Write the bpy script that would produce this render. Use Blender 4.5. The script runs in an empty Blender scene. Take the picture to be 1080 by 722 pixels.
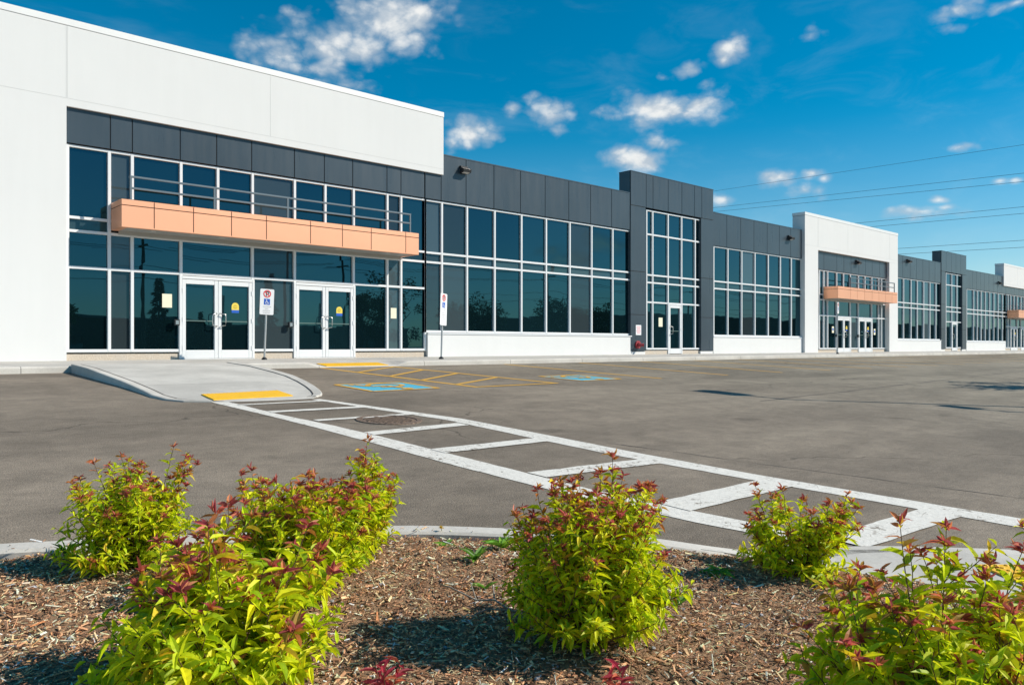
import bpy, math, random
from mathutils import Vector, Matrix, noise
random.seed(7)
R = math.radians
SC = bpy.context.scene
COL = SC.collection
# ------------------------------------------------------------------ view geometry used for the camera and the sky
F = 830.0; CAMZ = 0.35; D = 21.5
TH = math.atan(915 / F); CT, ST = math.cos(TH), math.sin(TH)
def skydir(u, v):
    a = (u - 540) / F
    return Vector((CT + a * ST, ST - a * CT, (365 - v) / F)).normalized()
SUN_AZ = Vector((0.749, -0.663, 0)).normalized(); SUN_EL = R(37)

# ------------------------------------------------------------------ node helpers
class NT:
    def __init__(s, tree): s.t = tree; s.n = tree.nodes; s.l = tree.links
    def new(s, typ, **kw):
        n = s.n.new(typ)
        for k, v in kw.items(): setattr(n, k, v)
        return n
    def put(s, sock, val):
        if isinstance(val, bpy.types.NodeSocket): s.l.new(val, sock)
        else: sock.default_value = val
    def math(s, op, a, b=None, c=None, clamp=False):
        n = s.new('ShaderNodeMath', operation=op); n.use_clamp = clamp
        for i, x in enumerate((a, b, c)):
            if x is not None: s.put(n.inputs[i], x)
        return n.outputs[0]
    def vmath(s, op, a, b=None):
        n = s.new('ShaderNodeVectorMath', operation=op); s.put(n.inputs[0], a)
        if b is not None: s.put(n.inputs[1], b)
        return n
    def noise(s, vec, scale, detail=4, rough=0.55, dist=0.0):
        n = s.new('ShaderNodeTexNoise'); s.put(n.inputs['Vector'], vec)
        n.inputs['Scale'].default_value = scale; n.inputs['Detail'].default_value = detail
        n.inputs['Roughness'].default_value = rough; n.inputs['Distortion'].default_value = dist
        return n.outputs['Fac']
    def mapping(s, vec, loc=(0,0,0), rot=(0,0,0), scale=(1,1,1), typ='POINT'):
        n = s.new('ShaderNodeMapping', vector_type=typ); s.put(n.inputs['Vector'], vec)
        n.inputs['Location'].default_value = loc; n.inputs['Rotation'].default_value = rot; n.inputs['Scale'].default_value = scale
        return n.outputs[0]
    def ramp(s, fac, lo, hi, a=0.0, b=1.0, smooth=True):
        n = s.new('ShaderNodeMapRange'); n.interpolation_type = 'SMOOTHSTEP' if smooth else 'LINEAR'
        s.put(n.inputs['Value'], fac)
        for k, x in (('From Min', lo), ('From Max', hi), ('To Min', a), ('To Max', b)): s.put(n.inputs[k], x)
        return n.outputs['Result']
    def mix(s, fac, a, b, blend='MIX'):
        n = s.new('ShaderNodeMix', data_type='RGBA', blend_type=blend)
        s.put(n.inputs[0], fac)
        for i, x in ((6, a), (7, b)):
            s.put(n.inputs[i], x if isinstance(x, bpy.types.NodeSocket) else (*x[:3], 1))
        return n.outputs[2]
    def bump(s, h, strength=0.3, dist=0.01):
        n = s.new('ShaderNodeBump'); n.inputs['Strength'].default_value = strength; n.inputs['Distance'].default_value = dist
        s.put(n.inputs['Height'], h); return n.outputs[0]

def material(name, color=(0.5,0.5,0.5), rough=0.6, metal=0.0, var=0.0, vscale=3.0, bump=0.0, bscale=60.0, bdist=0.005, spec=0.5, build=None):
    m = bpy.data.materials.new(name); m.use_nodes = True
    k = NT(m.node_tree); b = k.n['Principled BSDF']
    b.inputs['Roughness'].default_value = rough; b.inputs['Metallic'].default_value = metal
    b.inputs['Specular IOR Level'].default_value = spec
    b.inputs['Base Color'].default_value = (*color, 1)
    pos = k.new('ShaderNodeNewGeometry').outputs['Position']
    if var:
        n = k.noise(pos, vscale, 6, 0.6)
        n2 = k.noise(pos, vscale * 7.3, 4, 0.6)
        f = k.math('ADD', k.math('MULTIPLY', n, 0.65), k.math('MULTIPLY', n2, 0.35))
        f = k.ramp(f, 0.3, 0.7, 1 - var, 1 + var, False)
        k.l.new(k.mix(1.0, color, (1,1,1), 'MULTIPLY'), b.inputs['Base Color'])
        h = k.vmath('SCALE', color); k.l.new(f, h.inputs['Scale']); k.l.new(h.outputs[0], b.inputs['Base Color'])
    if bump:
        k.l.new(k.bump(k.noise(pos, bscale, 3), bump, bdist), b.inputs['Normal'])
    if build: build(k, b, pos)
    return m

# ---- materials
def b_stucco(k, b, pos):
    # faint rain streaks and roller texture
    st = k.noise(k.mapping(pos, scale=(1.6, 1.6, 0.12)), 2.2, 5, 0.6)
    n = k.noise(pos, 0.6, 5, 0.6)
    f = k.ramp(k.math('ADD', k.math('MULTIPLY', st, 0.5), k.math('MULTIPLY', n, 0.5)), 0.35, 0.65, 0.975, 1.0)
    h = k.vmath('SCALE', (0.73, 0.73, 0.722)); k.l.new(f, h.inputs['Scale']); k.l.new(h.outputs[0], b.inputs['Base Color'])
    k.l.new(k.bump(k.noise(pos, 220, 3), 0.25, 0.003), b.inputs['Normal'])
M_STUCCO = material('white_stucco', rough=0.85, spec=0.2, build=b_stucco)
M_COPING = material('white_metal_coping', (0.78, 0.78, 0.77), 0.45, var=0.03)
M_JOINT = material('joint_shadow_gap', (0.012, 0.013, 0.015), 0.8)
M_REVEAL = material('stucco_reveal_joint', (0.62, 0.62, 0.61), 0.9)
def b_char(k, b, pos):
    n = k.noise(pos, 0.45, 4, 0.5); n2 = k.noise(k.mapping(pos, scale=(3, 3, 0.3)), 1.5, 5, 0.6)
    cell = k.new('ShaderNodeTexWhiteNoise', noise_dimensions='1D'); g = k.new('ShaderNodeNewGeometry')
    k.l.new(g.outputs['Random Per Island'], cell.inputs['W'])
    f = k.math('ADD', k.ramp(n, 0.3, 0.7, 0.9, 1.06), k.math('MULTIPLY', k.math('SUBTRACT', cell.outputs['Value'], 0.5), 0.10))
    f = k.math('MULTIPLY', f, k.ramp(n2, 0.35, 0.7, 0.98, 1.02))
    h = k.vmath('SCALE', (0.046, 0.064, 0.080)); k.l.new(f, h.inputs['Scale']); k.l.new(h.outputs[0], b.inputs['Base Color'])
    k.put(b.inputs['Roughness'], k.ramp(n2, 0.3, 0.7, 0.27, 0.33))
    k.l.new(k.bump(k.noise(pos, 1.3, 2), 0.05, 0.03), b.inputs['Normal'])
M_CHAR = material('charcoal_metal_panel', rough=0.42, spec=0.5, build=b_char)
def b_orange(k, b, pos):
    g = k.new('ShaderNodeNewGeometry')
    f = k.math('ADD', k.ramp(k.noise(pos, 0.8, 4), 0.3, 0.7, 0.95, 1.0), k.math('MULTIPLY', g.outputs['Random Per Island'], 0.05))
    h = k.vmath('SCALE', (0.93, 0.45, 0.265)); k.l.new(f, h.inputs['Scale']); k.l.new(h.outputs[0], b.inputs['Base Color'])
    k.l.new(k.bump(k.noise(pos, 1.5, 2), 0.08, 0.03), b.inputs['Normal'])
M_ORANGE = material('orange_metal_panel', rough=0.42, metal=0.4, build=b_orange)
M_FRAME = material('white_aluminium_frame', (0.74, 0.75, 0.76), 0.4, var=0.03, vscale=1.5)
M_GALV = material('grey_painted_steel_rail', (0.115, 0.155, 0.185), 0.5, metal=0.0, var=0.05)
M_STEEL = material('brushed_steel', (0.6, 0.6, 0.58), 0.3, metal=0.9)
M_POST = material('galvanised_post', (0.52, 0.52, 0.51), 0.42, metal=0.6, var=0.08, vscale=9)
M_BAR = material('greenish_push_bar', (0.10, 0.16, 0.15), 0.35)
M_DARK = material('dark_plastic', (0.02, 0.02, 0.022), 0.45)
M_RED = material('red_painted_iron', (0.34, 0.035, 0.045), 0.5, var=0.08, vscale=30)
M_SOFFIT = material('beige_soffit_metal', (0.40, 0.39, 0.36), 0.5, var=0.04)
M_LENS = material('frosted_lamp_lens', (0.7, 0.7, 0.68), 0.25)
M_PAPER = material('cream_paper', (0.80, 0.76, 0.58), 0.8, var=0.03, vscale=20)
M_WHITE = material('white_sign_sheeting', (0.80, 0.80, 0.81), 0.45, var=0.03, vscale=15)
M_SRED = material('red_sign_ink', (0.72, 0.05, 0.06), 0.5)
M_SBLUE = material('blue_sign_ink', (0.01, 0.10, 0.48), 0.5)
M_SBLACK = material('black_sign_ink', (0.03, 0.03, 0.03), 0.5)
M_SGREY = material('grey_sign_ink', (0.42, 0.43, 0.46), 0.6)
M_SPINK = material('faded_red_ink', (0.75, 0.38, 0.40), 0.6)
M_YELLOWINK = material('yellow_sticker', (0.78, 0.60, 0.08), 0.5)
M_ROOF = material('grey_roof_membrane', (0.25, 0.25, 0.25), 0.9, var=0.1)
def b_stone(k, b, pos):
    v = k.noise(pos, 38, 6, 0.7); w = k.noise(pos, 3, 3)
    c = k.mix(k.ramp(v, 0.35, 0.65), (0.44, 0.36, 0.28), (0.66, 0.58, 0.48))
    c = k.mix(k.ramp(w, 0.35, 0.65, 0, 0.35), c, (0.50, 0.46, 0.41))
    k.l.new(c, b.inputs['Base Color']); k.l.new(k.bump(v, 0.3, 0.004), b.inputs['Normal'])
M_STONE = material('beige_stone_plinth', rough=0.85, build=b_stone)
def glass(name, base, ior, tint=(0.17, 0.54, 0.70)):
    def bb(k, b, pos):
        b.inputs['Specular IOR Level'].default_value = 0.0
        gs = k.new('ShaderNodeBsdfGlossy'); lw = k.new('ShaderNodeLayerWeight'); lw.inputs['Blend'].default_value = 0.5; k.l.new(k.mix(k.ramp(lw.outputs['Facing'], 0.35, 0.85), tint, (0.55, 0.85, 1.0)), gs.inputs['Color'])
        fr = k.new('ShaderNodeFresnel'); fr.inputs['IOR'].default_value = ior
        mx = k.new('ShaderNodeMixShader'); k.l.new(fr.outputs[0], mx.inputs[0]); k.l.new(b.outputs[0], mx.inputs[1]); k.l.new(gs.outputs[0], mx.inputs[2])
        k.l.new(mx.outputs[0], k.n['Material Output'].inputs['Surface'])
        n = k.noise(pos, 0.75, 2, 0.45)
        oi = k.new('ShaderNodeObjectInfo'); v_ = k.vmath('SCALE', base); k.l.new(k.math('MULTIPLY_ADD', oi.outputs['Random'], 1.3, 0.4), v_.inputs['Scale']); k.l.new(v_.outputs[0], b.inputs['Base Color'])
        k.l.new(k.bump(n, 0.10, 0.02), gs.inputs['Normal'])
        d = k.noise(k.mapping(pos, scale=(1, 1, 0.35)), 5, 5)
        k.put(gs.inputs['Roughness'], k.ramp(d, 0.45, 0.8, 0.005, 0.03))
    return material(name, base, 0.01, build=bb)
M_GLASS = glass('tinted_glass', (0.003, 0.011, 0.014), 2.15)
M_SPAN = glass('grey_spandrel_glass', (0.040, 0.058, 0.066), 1.75)
M_SPAN2 = glass('green_grey_spandrel_glass', (0.028, 0.048, 0.054), 1.8)
def b_conc(base, jx=1.5, jy=None):
    def bb(k, b, pos):
        sx = k.new('ShaderNodeSeparateXYZ'); k.l.new(pos, sx.inputs[0])
        n = k.noise(pos, 0.9, 6, 0.65); s = k.noise(pos, 40, 4, 0.7); sp = k.noise(pos, 260, 2)
        f = k.math('MULTIPLY', k.ramp(n, 0.3, 0.72, 0.80, 1.07), k.ramp(s, 0.3, 0.7, 0.93, 1.05))
        f = k.math('MULTIPLY', f, k.ramp(sp, 0.3, 0.7, 0.93, 1.05))
        def line(c, per):
            u = k.math('ABSOLUTE', k.math('SUBTRACT', k.math('FRACT', k.math('DIVIDE', c, per)), 0.5))
            return k.ramp(u, 0.5 - 0.012 / per, 0.5 - 0.004 / per, 1.0, 0.42)
        if jx: f = k.math('MULTIPLY', f, line(sx.outputs[0], jx))
        if jy: f = k.math('MULTIPLY', f, line(sx.outputs[1], jy))
        h = k.vmath('SCALE', base); k.l.new(f, h.inputs['Scale']); k.l.new(h.outputs[0], b.inputs['Base Color'])
        k.l.new(k.bump(k.math('ADD', s, sp), 0.25, 0.003), b.inputs['Normal'])
    return bb
M_CONC = material('broom_finished_concrete', rough=0.9, spec=0.25, build=b_conc((0.54, 0.51, 0.465), 1.5))
M_KERB = material('kerb_concrete', rough=0.9, spec=0.25, build=b_conc((0.60, 0.57, 0.52), 3.0))
M_RAMP = material('ramp_concrete', rough=0.9, spec=0.25, build=b_conc((0.56, 0.535, 0.49), None, 2.6))
M_GAP = material('dark_expansion_joint', (0.06, 0.05, 0.045), 0.9)
def asphalt_nodes(k, pos):
    big = k.noise(k.mapping(pos, rot=(0, 0, R(-25)), scale=(0.5, 1.3, 1)), 0.35, 6, 0.6, 0.4)
    lane = k.noise(k.mapping(pos, rot=(0, 0, R(52)), scale=(0.10, 1.5, 1)), 1.1, 5, 0.6)
    mid = k.noise(pos, 3.0, 6, 0.65)
    fine = k.noise(pos, 130, 3, 0.7)
    v = k.new('ShaderNodeTexVoronoi'); k.l.new(pos, v.inputs['Vector']); v.inputs['Scale'].default_value = 95
    f = k.math('MULTIPLY', k.ramp(big, 0.3, 0.7, 0.80, 1.16), k.ramp(lane, 0.32, 0.68, 0.92, 1.07))
    strk = k.noise(k.mapping(pos, rot=(0, 0, R(48)), scale=(1.0, 5.0, 1)), 6.5, 6, 0.7)
    f = k.math('MULTIPLY', f, k.ramp(strk, 0.3, 0.7, 0.91, 1.09))
    f = k.math('MULTIPLY', f, k.ramp(mid, 0.3, 0.7, 0.86, 1.12))
    f = k.math('MULTIPLY', f, k.ramp(fine, 0.3, 0.7, 0.60, 1.40))
    pit = k.ramp(v.outputs['Distance'], 0.05, 0.5, 1.12, 0.88)
    f = k.math('MULTIPLY', f, pit)
    # brownish near the building, greyer and lighter further along the lot
    sx = k.new('ShaderNodeSeparateXYZ'); k.l.new(pos, sx.inputs[0])
    far = k.ramp(k.math('ADD', sx.outputs[0], k.math('MULTIPLY', big, 10.0)), 10.0, 30.0)
    c = k.mix(far, (0.236, 0.194, 0.150), (0.250, 0.219, 0.168))
    h = k.vmath('SCALE', c); k.l.new(f, h.inputs['Scale'])
    oil = k.ramp(k.noise(pos, 1.15, 3, 0.5), 0.66, 0.74, 1.0, 0.72)
    patch = k.ramp(k.noise(k.mapping(pos, loc=(3, 9, 0)), 0.16, 4, 0.55), 0.5, 0.6, 1.0, 0.86)
    vd = k.new('ShaderNodeTexVoronoi', feature='DISTANCE_TO_EDGE'); dv = k.new('ShaderNodeTexNoise'); k.l.new(pos, dv.inputs['Vector']); dv.inputs['Scale'].default_value = 1.2; dv.inputs['Detail'].default_value = 6
    k.l.new(k.vmath('ADD', pos, k.vmath('MULTIPLY', dv.outputs['Color'], (1.1, 1.1, 0)).outputs[0]).outputs[0], vd.inputs['Vector']); vd.inputs['Scale'].default_value = 0.17
    crk = k.math('MAXIMUM', k.ramp(vd.outputs[0], 0.0012, 0.0035, 0.55, 1.0), k.ramp(k.noise(pos, 0.12, 2), 0.47, 0.50, 1.0, 0.0))
    h2 = k.vmath('SCALE', h.outputs[0]); k.l.new(k.math('MULTIPLY', k.math('MULTIPLY', oil, patch), crk), h2.inputs['Scale']); h = h2
    spk = k.noise(pos, 75, 2); c2 = k.mix(k.ramp(spk, 0.70, 0.76), h.outputs[0], (0.42, 0.38, 0.33))
    return c2, k.math('ADD', k.math('MULTIPLY', fine, 0.6), k.math('MULTIPLY', v.outputs['Distance'], 0.8)), mid
def b_asph(k, b, pos):
    c, h, _ = asphalt_nodes(k, pos)
    k.l.new(c, b.inputs['Base Color']); k.l.new(k.bump(h, 0.55, 0.006), b.inputs['Normal'])
M_ASPH = material('asphalt', rough=0.88, spec=0.3, build=b_asph)
def paint(name, col, wear=0.5, col2=None):
    def bb(k, b, pos):
        a, h, mid = asphalt_nodes(k, pos)
        pat = k.noise(pos, 14, 8, 0.72); pat2 = k.noise(pos, 2.2, 4)
        m = k.math('ADD', k.math('MULTIPLY', pat, 0.75), k.math('MULTIPLY', pat2, 0.25))
        mask = k.ramp(m, wear - 0.04, wear + 0.02, 0, 1)
        v = k.new('ShaderNodeTexVoronoi', feature='DISTANCE_TO_EDGE'); k.l.new(k.mapping(pos, scale=(1, 1, 1)), v.inputs['Vector']); v.inputs['Scale'].default_value = 9
        crack = k.ramp(v.outputs[0], 0.0, 0.03, k.ramp(pat2, 0.45, 0.6, 0.45, 1.0), 1.0)
        mask = k.math('MULTIPLY', mask, crack)
        tone = k.ramp(k.noise(pos, 30, 5, 0.7), 0.3, 0.7, 0.84, 1.06)
        hh = k.vmath('SCALE', col); k.l.new(tone, hh.inputs['Scale'])
        k.l.new(k.mix(mask, a, hh.outputs[0]), b.inputs['Base Color'])
        k.l.new(k.bump(h, 0.4, 0.005), b.inputs['Normal'])
    return material(name, col, 0.75, spec=0.3, build=bb)
M_PWHITE = paint('worn_white_paint', (0.74, 0.71, 0.65), 0.415)
M_PYEL = paint('worn_yellow_paint', (0.72, 0.40, 0.06), 0.37)
M_PBLUE = paint('worn_blue_paint', (0.09, 0.44, 0.60), 0.35)
M_TACT = material('yellow_tactile_plate', (0.86, 0.48, 0.012), 0.6, var=0.10, vscale=8, bump=0.2, bscale=200)
def b_rust(k, b, pos):
    n = k.noise(pos, 25, 6, 0.7)
    k.l.new(k.mix(k.ramp(n, 0.35, 0.65), (0.085, 0.058, 0.045), (0.24, 0.165, 0.115)), b.inputs['Base Color'])
    k.l.new(k.bump(n, 0.5, 0.004), b.inputs['Normal'])
M_RUST = material('rusty_iron', rough=0.8, build=b_rust)
def b_soil(k, b, pos):
    n = k.noise(pos, 60, 6, 0.75); n2 = k.noise(pos, 3.5, 4)
    c = k.mix(k.ramp(n, 0.3, 0.7), (0.13, 0.078, 0.048), (0.52, 0.34, 0.21))
    c = k.mix(k.ramp(n2, 0.4, 0.7, 0, 0.4), c, (0.38, 0.22, 0.13))
    k.l.new(c, b.inputs['Base Color']); k.l.new(k.bump(n, 0.9, 0.02), b.inputs['Normal'])
M_SOIL = material('bark_mulch_bed', rough=0.95, spec=0.15, build=b_soil)
def b_attr(rough_, trans, grain=0.0):
    def bb(k, b, pos):
        at = k.new('ShaderNodeAttribute', attribute_name='tint')
        n = k.noise(pos, 120 if grain else 60, 3)
        h = k.vmath('SCALE', at.outputs['Color']); k.put(h.inputs['Scale'], k.ramp(n, 0.3, 0.7, 0.85 - grain, 1.12 + grain))
        k.l.new(h.outputs[0], b.inputs['Base Color'])
        if trans:
            tr = k.new('ShaderNodeBsdfTranslucent'); k.l.new(h.outputs[0], tr.inputs['Color'])
            mx = k.new('ShaderNodeMixShader'); mx.inputs[0].default_value = trans
            k.l.new(b.outputs[0], mx.inputs[1]); k.l.new(tr.outputs[0], mx.inputs[2])
            k.l.new(mx.outputs[0], k.n['Material Output'].inputs['Surface'])
    return bb
M_LEAF = material('spirea_leaf', rough=0.5, spec=0.35, build=b_attr(0.5, 0.45))
M_CHIP = material('bark_chip', rough=0.9, spec=0.15, build=b_attr(0.9, 0, 0.15))
M_STEM = material('reddish_brown_twig', (0.13, 0.075, 0.035), 0.75, var=0.25, vscale=30)
M_TWIG = material('grey_dead_twig', (0.30, 0.27, 0.23), 0.85, var=0.2, vscale=40)
M_TREE = material('tree_leaf', rough=0.6, spec=0.2, build=b_attr(0.6, 0.2))
M_BARK = material('tree_bark', (0.11, 0.085, 0.065), 0.9, var=0.25, vscale=8, bump=0.5, bscale=25)
M_LAWN = material('lawn_grass', (0.075, 0.13, 0.03), 0.95, var=0.25, vscale=1.5, bump=0.6, bscale=90)
M_BRICK = material('brown_brick_wall', (0.16, 0.11, 0.085), 0.9, var=0.2, vscale=4)
M_WIRE = material('aluminium_wire', (0.05, 0.055, 0.06), 0.6)
M_DIRT = material('bare_earth', (0.20, 0.17, 0.12), 0.95, var=0.2, vscale=0.3)

# ------------------------------------------------------------------ mesh builder
class MB:
    def __init__(s): s.v = []; s.f = []; s.mi = []; s.col = []
    def poly(s, pts, mi=0):
        i = len(s.v); s.v += [tuple(p) for p in pts]; s.f.append(tuple(range(i, i + len(pts)))); s.mi.append(mi)
    def box(s, x0, x1, y0, y1, z0, z1, mi=0, bev=0.0):
        if x1 < x0: x0, x1 = x1, x0
        if y1 < y0: y0, y1 = y1, y0
        if z1 < z0: z0, z1 = z1, z0
        i = len(s.v)
        if not bev:
            s.v += [(x0,y0,z0),(x1,y0,z0),(x1,y1,z0),(x0,y1,z0),(x0,y0,z1),(x1,y0,z1),(x1,y1,z1),(x0,y1,z1)]
            for q in ((0,3,2,1),(4,5,6,7),(0,1,5,4),(1,2,6,5),(2,3,7,6),(3,0,4,7)):
                s.f.append(tuple(i + a for a in q)); s.mi.append(mi)
        else:
            b = bev   # chamfer the front (-y) outline
            s.v += [(x0,y0+b,z0),(x1,y0+b,z0),(x1,y1,z0),(x0,y1,z0),(x0,y0+b,z1),(x1,y0+b,z1),(x1,y1,z1),(x0,y1,z1),
                    (x0+b,y0,z0+b),(x1-b,y0,z0+b),(x1-b,y0,z1-b),(x0+b,y0,z1-b)]
            for q in ((0,3,2,1),(4,5,6,7),(1,2,6,5),(2,3,7,6),(3,0,4,7),(8,9,10,11),(0,1,9,8),(1,5,10,9),(5,4,11,10),(4,0,8,11)):
                s.f.append(tuple(i + a for a in q)); s.mi.append(mi)
        return s
    def tube(s, pts, r, n=8, mi=0, cap=True):
        pts = [Vector(p) for p in pts]; rs = r if isinstance(r, (list, tuple)) else [r] * len(pts)
        rings = []
        ref = None
        for j, p in enumerate(pts):
            a = pts[max(0, j-1)]; b = pts[min(len(pts)-1, j+1)]
            t = (b - a).normalized()
            if ref is None or abs(ref.dot(t)) > 0.95: ref = Vector((0,0,1)) if abs(t.z) < 0.9 else Vector((1,0,0))
            x = t.cross(ref).normalized(); y = t.cross(x).normalized()
            i = len(s.v)
            for q in range(n):
                an = 2*math.pi*q/n
                s.v.append(tuple(p + (x*math.cos(an) + y*math.sin(an)) * rs[j]))
            rings.append(i)
        for a, b in zip(rings, rings[1:]):
            for q in range(n):
                s.f.append((a+q, a+(q+1)%n, b+(q+1)%n, b+q)); s.mi.append(mi)
        if cap:
            s.f.append(tuple(rings[0]+q for q in range(n))[::-1]); s.mi.append(mi)
            s.f.append(tuple(rings[-1]+q for q in range(n))); s.mi.append(mi)
        return s
    def build(s, name, mats, parent=None, smooth=False, loc=None):
        me = bpy.data.meshes.new(name); me.from_pydata(s.v, [], s.f); 
        for m in (mats if isinstance(mats, (list, tuple)) else [mats]): me.materials.append(m)
        me.polygons.foreach_set('material_index', s.mi)
        if smooth: me.polygons.foreach_set('use_smooth', [True] * len(s.f))
        if s.col:
            a = me.color_attributes.new('tint', 'FLOAT_COLOR', 'POINT')
            a.data.foreach_set('color', [c for t in s.col for c in (*t, 1.0)])
        me.update()
        o = bpy.data.objects.new(name, me); COL.objects.link(o)
        if parent is not None: attach(o, parent)
        return o
def attach(o, parent):
    """parts are modelled in world coordinates: keep them there under their thing"""
    o.parent = parent; o.matrix_parent_inverse = world_of(parent).inverted()
def world_of(o):
    m = o.matrix_basis.copy()
    if o.parent: m = world_of(o.parent) @ o.matrix_parent_inverse @ m
    return m
def thing(name, loc, label, cat, group=None):
    o = bpy.data.objects.new(name, None); COL.objects.link(o); o.location = loc; o.empty_display_size = 0.2
    return tag(o, label, cat, group)
def tag(o, label, cat, group=None):
    o['label'] = label; o['category'] = cat
    if group: o['group'] = group
    return o
def structure(o, label=None):
    o['kind'] = 'structure'
    if label: o['label'] = label
    return o

# ------------------------------------------------------------------ ground
YK = 16.6
def gz(y):
    if y >= YK: return -0.15
    if y >= -3: return -0.15 - 0.05 * (YK - y)
    return -0.15 - 0.05 * (YK + 3)
g = MB()
xs = [-900, -200, -60, -20, 0, 10, 20, 40, 80, 140, 300, 900]
ys = [-900, -200, -60, -30, -3, 2, 7, 12, YK, 24, 60, 200, 900]
for i in range(len(xs) - 1):
    for j in range(len(ys) - 1):
        g.poly([(xs[i], ys[j], gz(ys[j])), (xs[i+1], ys[j], gz(ys[j])), (xs[i+1], ys[j+1], gz(ys[j+1])), (xs[i], ys[j+1], gz(ys[j+1]))])
structure(g.build('parking_lot_ground', M_ASPH), 'worn grey brown asphalt of the parking lot')

def strip(pts, name, mat, lift=0.004):
    """polygons on the sloping lot"""
    m = MB()
    for p in pts: m.poly([(x, y, gz(y) + lift) for x, y in p])
    return m.build(name, mat)
def ribbon(pl, w):
    out = []
    for (a, b) in zip(pl, pl[1:]):
        d = Vector((b[0]-a[0], b[1]-a[1])).normalized(); n = Vector((-d.y, d.x)) * w / 2
        out.append([(a[0]-n.x, a[1]-n.y), (b[0]-n.x, b[1]-n.y), (b[0]+n.x, b[1]+n.y), (a[0]+n.x, a[1]+n.y)])
    return out
def wob(pl, w0, n=26, amp=0.012):
    """ribbon with slightly uneven hand-rolled edges, one mesh of joined quads; pl = list of (xl, xr, y)"""
    rows = []
    def at(y):
        for a, b in zip(pl, pl[1:]):
            if (a[2] - y) * (b[2] - y) <= 0:
                t = (y - a[2]) / (b[2] - a[2]); return a[0] + (b[0]-a[0])*t, a[1] + (b[1]-a[1])*t
        return pl[-1][:2]
    y0, y1 = pl[0][2], pl[-1][2]
    N = int(abs(y1 - y0) / 0.06)
    for i in range(N + 1):
        y = y0 + (y1 - y0) * i / N; a, b = at(y)
        rows.append((a + amp * noise.noise((a*3, y*5, 1)), b + amp * noise.noise((b*3, y*5, 4)), y))
    return [[(p[0], p[2]), (q[0], q[2]), (q[1], q[2]), (p[1], p[2])] for p, q in zip(rows, rows[1:])]
# crosswalk: two long lines and eight rungs
structure(strip(wob([(4.27, 4.49, 10.93), (4.33, 4.50, 9.4), (4.35, 4.60, 8.2), (4.34, 4.63, 7.2), (4.30, 4.62, 5.5), (4.32, 4.60, 4.2), (4.42, 4.70, 3.2), (4.55, 4.83, 2.4)], 0), 'crosswalk_line', M_PWHITE), 'left long white line of the crosswalk')
structure(strip(wob([(5.66, 5.80, 10.70), (5.86, 6.05, 9.4), (6.08, 6.33, 7.9), (6.00, 6.31, 6.2), (5.97, 6.28, 5.0), (6.06, 6.32, 3.7), (6.16, 6.43, 2.6), (6.24, 6.56, 1.45)], 0), 'crosswalk_line', M_PWHITE), 'right long white line of the crosswalk')
rungs = [((4.45, 10.47), (5.72, 10.43), .10), ((4.50, 9.60), (5.84, 9.56), .16), ((4.62, 8.62), (6.06, 8.60), .13), ((4.62, 7.42), (6.02, 7.52), .22),
         ((4.60, 6.15), (6.0, 6.14), .24), ((4.62, 4.78), (5.99, 4.66), .24), ((4.66, 3.42), (6.12, 3.42), .30), ((4.80, 2.22), (6.18, 2.16), .27)]
for n_, (a, b, w) in enumerate(rungs):
    quads = []
    N = 24
    for i in range(N):
        def pt(t, s_):
            x = a[0] + (b[0]-a[0])*t; y = a[1] + (b[1]-a[1])*t
            return (x, y + s_ * w/2 + 0.012 * noise.noise((x*5, n_*3.1, s_*7)))
        quads.append([pt(i/N, -1), pt((i+1)/N, -1), pt((i+1)/N, 1), pt(i/N, 1)])
    structure(strip(quads, 'crosswalk_rung', M_PWHITE, 0.008), 'white crossbar of the crosswalk')
# yellow stall lines and the hatched aisle
YL = [[(9.0, 16.5), (9.39, 11.29)], [(10.93, 16.5), (11.56, 11.34)], [(14.67, 16.5), (15.07, 11.36)], [(17.75, 16.5), (18.0, 11.44)], [(20.75, 16.5), (20.9, 11.5)]]
YL += [[(20.9 + 2.95*i - .1, 16.5), (20.9 + 2.95*i, 11.5)] for i in range(1, 18)]
for i, l in enumerate(YL):
    structure(strip(ribbon(l, 0.125), 'parking_line', M_PYEL), 'yellow parking stall line')
for a, b in (((9.08, 15.06), (10.95, 16.4)), ((9.16, 13.92), (11.08, 15.35)), ((9.27, 12.91), (11.22, 14.2)), ((9.37, 11.9), (11.36, 12.98)), ((9.43, 11.33), (11.5, 11.37))):
    structure(strip(ribbon([a, b], 0.10), 'parking_line', M_PYEL, 0.007), 'yellow hatching line of the accessible aisle')
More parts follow.
